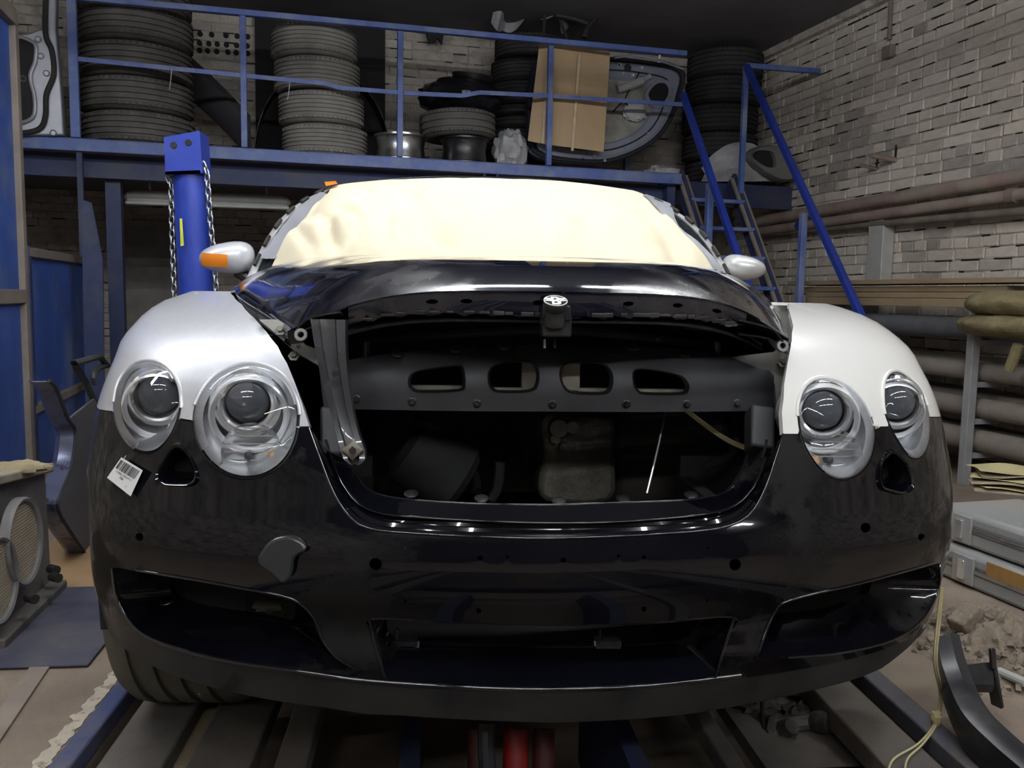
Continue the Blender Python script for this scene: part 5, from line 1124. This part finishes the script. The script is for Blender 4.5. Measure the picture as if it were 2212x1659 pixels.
# pulling tower with chains
tw = thing('pulling_tower', (*px(420, 620, 1, 2.3)[:2], 0), 'blue tubular pulling tower with a drilled head plate', 'lift tower')
base = px(424, 620, 1, 2.3); topp = px(412, 372, 1, 2.3); dirT = (topp-base); bot = base-dirT*(base[2]/dirT[2])
MB().tube([bot, topp], .072, 28).build('tower_tube', M_bluebright, tw)
hd4 = [px(u, v, 1, 2.22) for u, v in [(354, 296), (427, 283), (433, 374), (357, 377)]]
MB().prism(hd4, (0, .012, 0)).build('head_plate', M_bluebright, tw, smooth=0)
MB().prism([p+np.array([0, .14, 0]) for p in hd4], (0, .012, 0)).build('head_plate', M_bluebright, tw, smooth=0)
MB().add([hd4[1], hd4[2], hd4[2]+np.array([0, .14, 0]), hd4[1]+np.array([0, .14, 0])], [(0, 1, 2, 3)]).build('side_plate', M_bluebright, tw, smooth=0, solid=.008)
MB().add([hd4[3], hd4[2], hd4[2]+np.array([0, .15, 0]), hd4[3]+np.array([0, .15, 0])], [(0, 1, 2, 3)]).build('bottom_plate', M_bluebright, tw, smooth=0, solid=.012)
for u, v in [(375, 314), (407, 308)]: MB().lathe([(0, .002), (.012, .002), (.014, 0)], px(u, v, 1, 2.219), (0, -1, 0), 14).build('plate_hole', M_dark, tw)
MB().box(bot+np.array([0, 0, .02]), (.3, .3, .04)).build('tower_foot', M_bluebright, tw, bev=.005)
MB().prism([px(388, 472, 1, 2.215), px(393, 472, 1, 2.215), px(397, 530, 1, 2.215), px(390, 532, 1, 2.215)], (0, .004, 0)).build('warning_sticker', mat('yellow sticker', (.6, .65, .05), .5), tw, smooth=0)
lb = MB(); LK = None
def link_mesh():
    n = 18; P = []
    for k in range(n):
        a = 2*math.pi*k/n; x = .0105*math.cos(a); z = .0105*math.sin(a)+(.0075 if math.sin(a) > 0 else -.0075); P.append((x, 0, z))
    b = MB(); b.tube(P, .0042, 6, closed=True); o = b.build('chain_link', M_galv, smooth=60, fix=False); me = o.data; org = o.location.copy()
    for v in me.vertices: v.co += org
    bpy.data.objects.remove(o); return me
LK = link_mesh()
def chain(pts, label):
    P = [np.array(p) for p in pts]; Q = np.array(P); L = np.r_[0, np.cumsum(np.linalg.norm(np.diff(Q, axis=0), axis=1))]
    o = thing('chain', P[-1], label, 'chain'); n = int(L[-1]/.0275)
    for i in range(n):
        t = (i+.5)/n*L[-1]; p = np.array([np.interp(t, L, Q[:, k]) for k in range(3)]); q = np.array([np.interp(min(t+.02, L[-1]), L, Q[:, k]) for k in range(3)]); q0 = np.array([np.interp(t-.02, L, Q[:, k]) for k in range(3)])
        l = bpy.data.objects.new('chain_link', LK); COL.objects.link(l); l.parent = o; l.location = V3(p-P[-1])
        z = V3(q-q0).normalized(); rot = z.to_track_quat('Z', 'Y').to_matrix() @ Matrix.Rotation(math.radians(20 if i % 2 else 110), 3, 'Z'); l.rotation_euler = rot.to_euler()
chain([px(u, v, 1, 2.28) for u, v in [(362, 380), (370, 400), (371, 470), (374, 560), (377, 645)]], 'galvanised chain hanging on the sticker side of the pulling tower')
chain([px(u, v, 1, 2.25) for u, v in [(436, 350), (447, 372), (449, 400), (455, 480), (464, 570), (468, 640)]], 'galvanised chain hanging behind the orange-taped mirror')
# leaning dark door
def leaning_door():
    pts = [(108, 822), (125, 840), (150, 905), (163, 925), (163, 960), (155, 1010), (135, 1060), (127, 1095), (150, 1140), (200, 1215)]
    base = pz(150, 1200, 0); o = thing('spare_door', base, 'dark car door standing on edge by the low blue panel', 'door')
    P = cr([pp(u, v, -1.22) for u, v in pts], 5); b = MB(); W = []
    for p in P: W.append([p-E1*.07+E2*.02, p-E1*.05-E2*.01, p-E1*.008-E2*.012, p+E1*.0])
    b.loft(W, closed=False); b.build('door_edge', mat('door edge paint', (.12, .13, .2), .3, metal=.4, var=.2, dirt=(.012, .012, .014), dscale=9, damt=.42, sharp=.04), o, solid=.004)
    b = MB(); b.tube([p-E2*.012 for p in P], .006, 6); b.build('door_seal', M_rubberdark, o)
    far = P[10:]; b = MB(); b.loft([[p, p+E2*.45+np.array([0, 0, .02])] for p in far], closed=False); b.build('door_skin', mat('dull grey door skin', (.10, .095, .10), .45, var=.15), o, solid=.01)
    fr = cr([pp(u, v, -1.24) for u, v in [(205, 870), (185, 825), (160, 785), (215, 770), (232, 790)]], 1); b = MB(); b.tube(fr, .014, 6); b.build('window_frame', mat('dusty black frame', (.06, .06, .055), .6), o)
    b = MB(); b.tube(cr([pp(u, v, -1.24) for u, v in [(205, 830), (203, 808), (215, 795), (236, 788)]], 3), .012, 6); b.build('window_frame', mat('dusty black frame', (.06, .06, .055), .6), o)
leaning_door()
# radiator pack with two round meshes
rd = thing('radiator_pack', pz(60, 1300, 0), 'dusty radiator pack with two round mesh screens on the floor', 'radiator')
rc = pz(40, 1330, 0)
a0, a1, a2, a3 = pz(-30, 1395, .02), pz(112, 1262, .02), pz(112, 1262, .02)+np.array([-.02, .03, .40]), pz(-30, 1395, .02)+np.array([-.02, .03, .46])
dn = np.cross(a1-a0, a3-a0); dn /= np.linalg.norm(dn); dn = dn if dn@(CP-a0) > 0 else -dn
MB().prism([a0, a1, a2, a3], -dn*.05).build('radiator_core', mat('dusty radiator', (.12, .11, .10), .7, var=.3), rd, bev=.006)
MB().bar(a0+dn*.02, a1+dn*.02, .06, .03).build('bottom_tank', mat('dusty radiator', (.12, .11, .10), .7), rd, bev=.006)
MB().bar(a3, a2, .06, .03).build('top_tank', mat('dusty top tank', (.26, .23, .17), .8), rd, bev=.006)
ex = (a1-a0)/np.linalg.norm(a1-a0); ez = np.cross(dn, ex); ez = ez if ez[2] > 0 else -ez
def disc(u, v, ru, rv):
    c = pz(u, v, 0); d = ray(u, v); c = CP+((a0+dn*.03-CP)@dn)/(d@dn)*d
    k = np.linalg.norm(c-CP)/FPX; Rv = rv*k
    x_, y_, _ = basis(dn)
    MB().lathe([(Rv, 0), (Rv*1.0, .02), (Rv*.96, .028), (Rv*.9, .024), (Rv*.88, .006)], c, dn, 40).build('screen_ring', M_darkgrey if False else mat('grey ring', (.18, .175, .17), .5), rd)
    b = MB()
    for i in range(26):
        h = -1+2*(i+.5)/26; w = math.sqrt(1-h*h)*Rv*.88; b.bar(c+ez*h*Rv*.88-ex*w+dn*.012, c+ez*h*Rv*.88+ex*w+dn*.012, .006, Rv*.05, ez)
    b.build('mesh_slats', M_mesh, rd, smooth=0)['kind'] = 'stuff'
    MB().lathe([(0, .004), (Rv*.9, .004)], c, dn, 30).build('mesh_back', mat('dark mesh', (.08, .07, .055), .8), rd)
disc(38, 1170, 38, 82); disc(-18, 1255, 38, 80)
for u, v in ((108, 1228), (112, 1245), (60, 1290)):
    c = pz(u, v, .1); MB().tube([c, c+np.array([.03, -.02, .0])], .015, 10).build('pipe_stub', M_bay, rd)
cable('bent_hook', [(118, 1262, 1, 1.5), (131, 1264, 1, 1.5), (128, 1245, 1, 1.5)], .005, M_dark, rd)
b = MB(); b.blob(a3*.45+a2*.55+np.array([0, 0, .02]), (.09, .05, .02), 18, 8, .4, 3, 9); b.build('dust_clump', mat('straw dust', (.3, .25, .15), .95, var=.4), rd)
# mat and plywood
def slab(pix, z, h, m, name, label, cat):
    P = [pz(u, v, z) for u, v in pix]; return prop(MB().prism(P, (0, 0, h)).build(name, m, bev=.002), label, cat)
slab([(-60, 1448), (0, 1446), (190, 1440), (228, 1392), (222, 1330), (203, 1270), (110, 1272), (60, 1310), (0, 1370), (-60, 1420)], .004, .006, M_mat, 'rubber_mat', 'worn blue rubber mat on the floor beside the tire', 'mat')
slab([(140, 1272), (203, 1268), (196, 1180), (150, 1160), (118, 1162), (85, 1195)], .001, .003, M_ply, 'plywood_sheet', 'bare plywood sheet on the floor behind the mat', 'plywood')
# ================================================================== right side
# wall pipes
for i, (r_, a_, b_, lab) in enumerate([(.045, (1620, 481), (2600, 314), 'thick top heating pipe on the brick wall'), (.038, (1640, 500), (2600, 364), 'middle heating pipe with a blue painted spot'), (.026, (1640, 506), (2600, 422), 'thin bottom heating pipe with wire loops')]):
    pw = [3.80, 3.82, 3.85][i]; A_, B_ = pp(*a_, pw), pp(*b_, pw)
    o = thing('wall_pipe', (A_+B_)/2, lab, 'pipe'); MB().tube([A_, A_*.5+B_*.5, B_], r_, 18).build('pipe_run', M_pipe if i < 2 else mat('grey brown pipe', (.19, .16, .13), .75, var=.3), o)
    t_ = [.8, .72, .83][i]; c = A_+(B_-A_)*t_; dd_ = (B_-A_)/np.linalg.norm(B_-A_); MB().tube([c-dd_*.03, c+dd_*.03], r_*1.25, 16).build('pipe_clamp', M_tan, o)
    if i == 1: c = A_+(B_-A_)*.17; MB().tube([c-dd_*.05, c+dd_*.05], r_*1.03, 16).build('blue_spot', M_bluebright, o)
    if i == 2:
        c = A_+(B_-A_)*.8; MB().tube(cr([c+np.array([0, 0, .03])-E1*.03, c-E1*.04, c-np.array([0, 0, .12])-E1*.03, c-np.array([0, 0, .28])+dd_*.04, c-np.array([0, 0, .2])-dd_*.06], 5), .004, 6).build('wire_loop', M_bay, o)
# conduit with a junction box, hooks, white post
o = thing('conduit', pp(1916, 100, 3.9), 'pale conduit ending in a junction box near the ceiling', 'conduit')
MB().tube([pp(1926, -40, 3.92), pp(1921, 86, 3.92)], .016, 10).build('conduit_pipe', M_tan, o); MB().rbox((3.91, pp(1917, 112, 3.9)@E2, pp(1917, 112, 3.9)[2]), (.05, .1, .09)).build('junction_box', M_tan, o, bev=.008)
for (u, v), lab in (((1925, 338), 'larger rusty pipe hook sticking out of the wall'), ((1885, 357), 'smaller rusty pipe hook sticking out of the wall')):
    A_ = pp(u+12, v+8, 3.95); L_ = .22 if u > 1900 else .16; o = thing('wall_hook', A_, lab, 'hook')
    MB().tube([A_, A_-E1*L_+np.array([0, 0, .02])], .018 if u > 1900 else .013, 10).build('hook_arm', M_pipe, o); MB().bar(A_-E1*.01, A_-E1*.01+np.array([0, 0, .11]), .012).build('hook_plate', M_bay, o)
c = pp(1905, 560, 3.9); z1_ = pp(1905, 470, 3.9)[2]
prop(rmb(((3.88, c@E2, z1_/2), (.1, .17, z1_))).build('trim_5', M_dustwhite, bev=.006), 'pale square post on the brick wall below the pipes', kind='structure')
# rack with tubes, planks and a rolled canvas
PRK = 3.28
rk = thing('tube_rack', RP(PRK+.3, 3.2, 0), 'grey steel rack holding long tubes along the wall', 'rack')
for q_ in (2.57, 4.25):
    for p_ in (PRK, 3.78): rmb(((p_, q_, .53), (.05, .05, 1.06))).build('rack_post', M_galv if False else mat('grey rack steel', (.28, .28, .28), .5, var=.2), rk, bev=.003)
    for z_ in (.17, .365, .575, .81, .985): rmb((((PRK+3.78)/2, q_, z_), (.52, .04, .03))).build('rack_arm', mat('grey rack steel', (.28, .28, .28), .5), rk)
TUB = [(.90, .05, M_darkgrey, 'dark grey plastic tube on the top rack arm'), (.695, .06, M_tan, 'dusty brown tube on the second rack arm'), (.475, .06, M_tan, 'dusty brown tube on the third rack arm'), (.275, .06, M_tan, 'dusty brown tube on the fourth rack arm'), (.07, .06, M_tan, 'dusty brown tube at the bottom of the rack')]
TUB = [(.995-.0+.0, .048, mat('grey plastic tube', (.10, .10, .105), .4), 'dark grey plastic tube at the front of the top rack arm', .09), (.575+.02+.06+.02, .06, None, 'dusty brown tube at the front of the upper rack arm', .05), (.355+.06, .06, None, 'dusty brown tube at the front of the middle rack arm', .05), (.135+.06, .06, None, 'dusty brown tube at the front of the lowest rack arm', .05)]
mt_ = mat('dusty tube', (.22, .19, .16), .75, var=.25, scale=4, dirt=(.13, .11, .095), dscale=4, damt=.4)
for z_, lab in ((.17, 'lowest'), (.365, 'second lowest'), (.575, 'middle'), (.81, 'upper')):
    for k, (dp, wh_) in enumerate(((.08, 'front'), (.23, 'middle'), (.38, 'rear'))):
        r_ = .058+.006*math.sin(k*5+z_*9); zz = z_+.015+r_
        prop(MB().tube([RP(PRK+.02+dp, 1.4, zz), RP(PRK+.02+dp, 4.5+.1*k, zz)], r_, 18).build('long_tube', mt_ if not (z_ == .81) else (mat('grey plastic tube', (.12, .12, .125), .4) if k == 0 else mt_)), f'dusty long tube at the {wh_} of the {lab} rack arm', 'tube', 'long tubes on the rack')
# planks on top
PLK = [((1845, 655), (2090, 690), .055, .30, 2.75, 'wide scuffed plank at the bottom of the plank pile'), ]
z_ = 1.005
for k, (h_, w_, q0_, q1_, off, lab) in enumerate([(.05, .35, 2.5, 4.35, 0, 'lowest dirty plank on the tube rack'), (.035, .32, 2.55, 4.3, .02, 'rusty paint-spotted plank second from the bottom on the rack'), (.035, .30, 2.45, 4.4, .03, 'third plank on the rack with a dark gap below'), (.03, .34, 2.3, 4.5, -.01, 'topmost long plank on the rack')]):
    prop(rmb(((PRK+.05+off+w_/2, (q0_+q1_)/2, z_+h_/2), (w_, q1_-q0_, h_))).build('plank', M_wood, bev=.003), lab, 'plank', 'planks on the rack'); z_ += h_+(.014 if k == 2 else .003)
prop(MB().prism([pp(1760, 660, 3.84), pp(1830, 655, 3.84), pp(1835, 720, 3.84), pp(1760, 720, 3.84)], E1*.02).build('steel_sheet', mat('stained sheet', (.16, .14, .12), .7, var=.4)), 'stained grey sheet standing behind the white fender', 'sheet')
# rolled canvas on the rack end
cv = thing('canvas_roll', pp(2150, 715, 3.25), 'folded khaki canvas blanket on the rack end', 'blanket')
for (u, v, rz_, rl_, sd) in ((2160, 655, .07, .22, 3), (2150, 702, .063, .245, 5)):
    c = pp(u, v, 3.25); b = MB(); n = 26
    def fold(i, j): 
        a = 2*math.pi*i; r = 1+.12*noise.noise(Vector((math.cos(a)*2, math.sin(a)*2, j*4+sd))); x = (j-.5)*2
        e = max(0., 1-abs(x)**4)**.5
        return c+E1*(math.cos(a)*.16*r*e)+E2*(-x*rl_-.05)+np.array([0, 0, math.sin(a)*rz_*r*e])
    b.grid(fold, n, 20); b.build('canvas_fold', M_khaki, cv, smooth=70)
MB().tube([pp(2200, 745, 3.2), pp(2180, 800, 3.2)], .028, 10).build('canvas_strap', M_khaki, cv)
# yellow papers
o = thing('paper_pile', RP(2.25, 1.2, .27), 'pile of yellowed papers behind the tool cases', 'papers')
for k in range(6):
    z_ = .27+.009*k; C0 = pz(2178+6*math.sin(k*2.1), 1058-7*k, z_); an = .25*math.sin(k*1.7)-.5; X_ = np.array([math.cos(an), math.sin(an), 0]); Y_ = np.array([-X_[1], X_[0], 0])
    MB().grid(lambda i, j: C0+X_*(i-.5)*.26+Y_*(j-.5)*.2+np.array([0, 0, .008*math.sin(i*5+k)*math.sin(j*4+k*2)+.004*k]), 10, 8).build('paper_sheet', M_yellow if k in (1, 3, 5) else mat('grubby paper', (.33, .28, .2), .85), o, smooth=60, solid=.0015)
# tool cases
def case(o, z0, du, dv):
    A_, B_ = None, None
    c = pz(2130+du, 1215+dv, z0); X = np.array([.62, -.78, 0]); X = X/np.linalg.norm(X); Y = np.array([-X[1], X[0], 0])
    return c, X, Y
def tool_case(c, X, Y, L, Wd, Hc, label, rust=False):
    o = thing('tool_case', c, label, 'tool case', 'grey tool cases'); Z = np.array([0, 0, 1.])
    MB().box(c+Z*Hc*.27, (L, Wd, Hc*.5), X, Y, Z).build('case_base', M_grey, o, bev=.015)
    MB().box(c+Z*Hc*.76, (L, Wd, Hc*.46), X, Y, Z).build('case_lid', M_grey, o, bev=.02)
    MB().box(c+Z*Hc*.525, (L+.012, Wd+.012, .016), X, Y, Z).build('seam_rail', M_alu, o, bev=.003)
    for s in (-.28, .28):
        MB().box(c+Z*Hc*.5-Y*(Wd/2+.004)+X*L*s, (.10, .012, Hc*.8), X, Y, Z).build('case_rib', M_grey, o, bev=.004)
        MB().box(c+Z*Hc*.5-Y*(Wd/2+.014)+X*L*s, (.03, .012, .07), X, Y, Z).build('latch', M_chrome, o, bev=.003)
    if rust: MB().box(c+Z*Hc*.72-Y*(Wd/2+.002)+X*L*.02, (.2, .006, Hc*.46), X, Y, Z).build('rust_patch', M_rust, o)
    return o
Xc = -E2; Yc = E1
tool_case(RP(1.93+.2, .92, .0), Xc, Yc, .68, .40, .13, 'lower grey tool case with a rust stain beside the rubble', True)
tool_case(RP(1.97+.2, .99, .132), Xc, Yc, .66, .40, .13, 'upper grey tool case lying on the other case')
# rubble heap
b = MB(); hc = pz(2120, 1400, .0)
b.grid(lambda i, j: np.array([hc[0]-.22+.5*i, hc[1]-.3+.55*j, max(-.004, .10*math.sin(math.pi*i)**1.2*math.sin(math.pi*j)**.8*(1+.7*noise.noise(Vector((i*6, j*6, 0)))+.35*noise.noise(Vector((i*22, j*22, 3))))-.004)]), 56, 56)
for k in range(320):
    x, y = random.random(), random.random(); p = np.array([hc[0]-.22+.5*x, hc[1]-.3+.55*y, .095*math.sin(math.pi*x)**1.2*math.sin(math.pi*y)**.8]); s = random.uniform(.006, .024)
    b.box(p, (s, s*.8, s*.6), *[V3(q) for q in np.linalg.qr(np.random.randn(3, 3))[0]])
prop(b.build('rubble_heap', M_rubble, smooth=0), 'heap of broken plaster and dust below the tool cases', 'rubble', kind='stuff')
b = MB(); c = pz(2085, 1335, .10); b.box(c, (.09, .06, .045), (.8, .3, .5), (-.35, .93, 0)); prop(b.build('brick_piece', M_rubble, bev=.006), 'broken brick piece lying on the rubble', 'brick')
# bumper beam on the floor
bb = thing('bumper_beam', pz(2110, 1560, 0), 'curved black bumper beam with bracket on the floor', 'bumper beam')
P = cr([pz(2050, 1400, .16), pz(2066, 1470, .13), pz(2105, 1560, .08), pz(2165, 1625, .06), pz(2240, 1690, .05)], 6); b = MB()
b.loft([[p+np.array([-.035, .0, .03]), p+np.array([.0, .0, .04]), p+np.array([.035, .015, .03]), p+np.array([.035, .02, -.04]), p+np.array([-.03, 0, -.05]), p+np.array([-.035, 0, .03])] for p in P], closed=False); b.build('beam', mat('scratched black beam', (.018, .018, .022), .35, var=.4, dirt=(.09, .085, .08), dscale=7, damt=.4), bb, smooth=40)
b = MB(); c = pz(2115, 1490, .08); d_ = pz(2160, 1545, .0); b.prism([pz(2080, 1435, .14), pz(2145, 1428, .14), pz(2148, 1480, .10), pz(2095, 1480, .10)], (.01, .02, -.03)); b.bar(pz(2140, 1440, .13), pz(2155, 1525, .02), .03, .012); b.bar(pz(2143, 1400, .18), pz(2146, 1445, .13), .015, .01); b.build('mount_bracket', M_blacktrim, bb, bev=.003)
o = MB().tube([pz(2158, 1450, .03), pz(2260, 1495, .03)], .012, 10).build('thin_pipe', M_dustwhite); prop(o, 'thin pale pipe on the floor behind the bumper beam', 'pipe')
# yellow cord hanging down beside the bumper
b = MB()
for d in (0, 5): b.tube(cr([px(2033+d*.6, 1270, 1, .36), px(2025+d, 1340, 1, .36), px(2018+d, 1430, 1, .36), pz(2030+d, 1500, .08), pz(2020+d, 1560, .02), pz(1985+d*2, 1605, .01), pz(1930+d*6, 1640, .008), pz(1915+d*8, 1680, .008)], 7), .0026, 6)
b.blob(pz(2022, 1552, .03), (.014, .014, .02), 10, 8, .4, 4, 1, False)
prop(b.build('yellow_cord', M_cord), 'thin yellow cord hanging beside the bumper to the floor', 'cord')
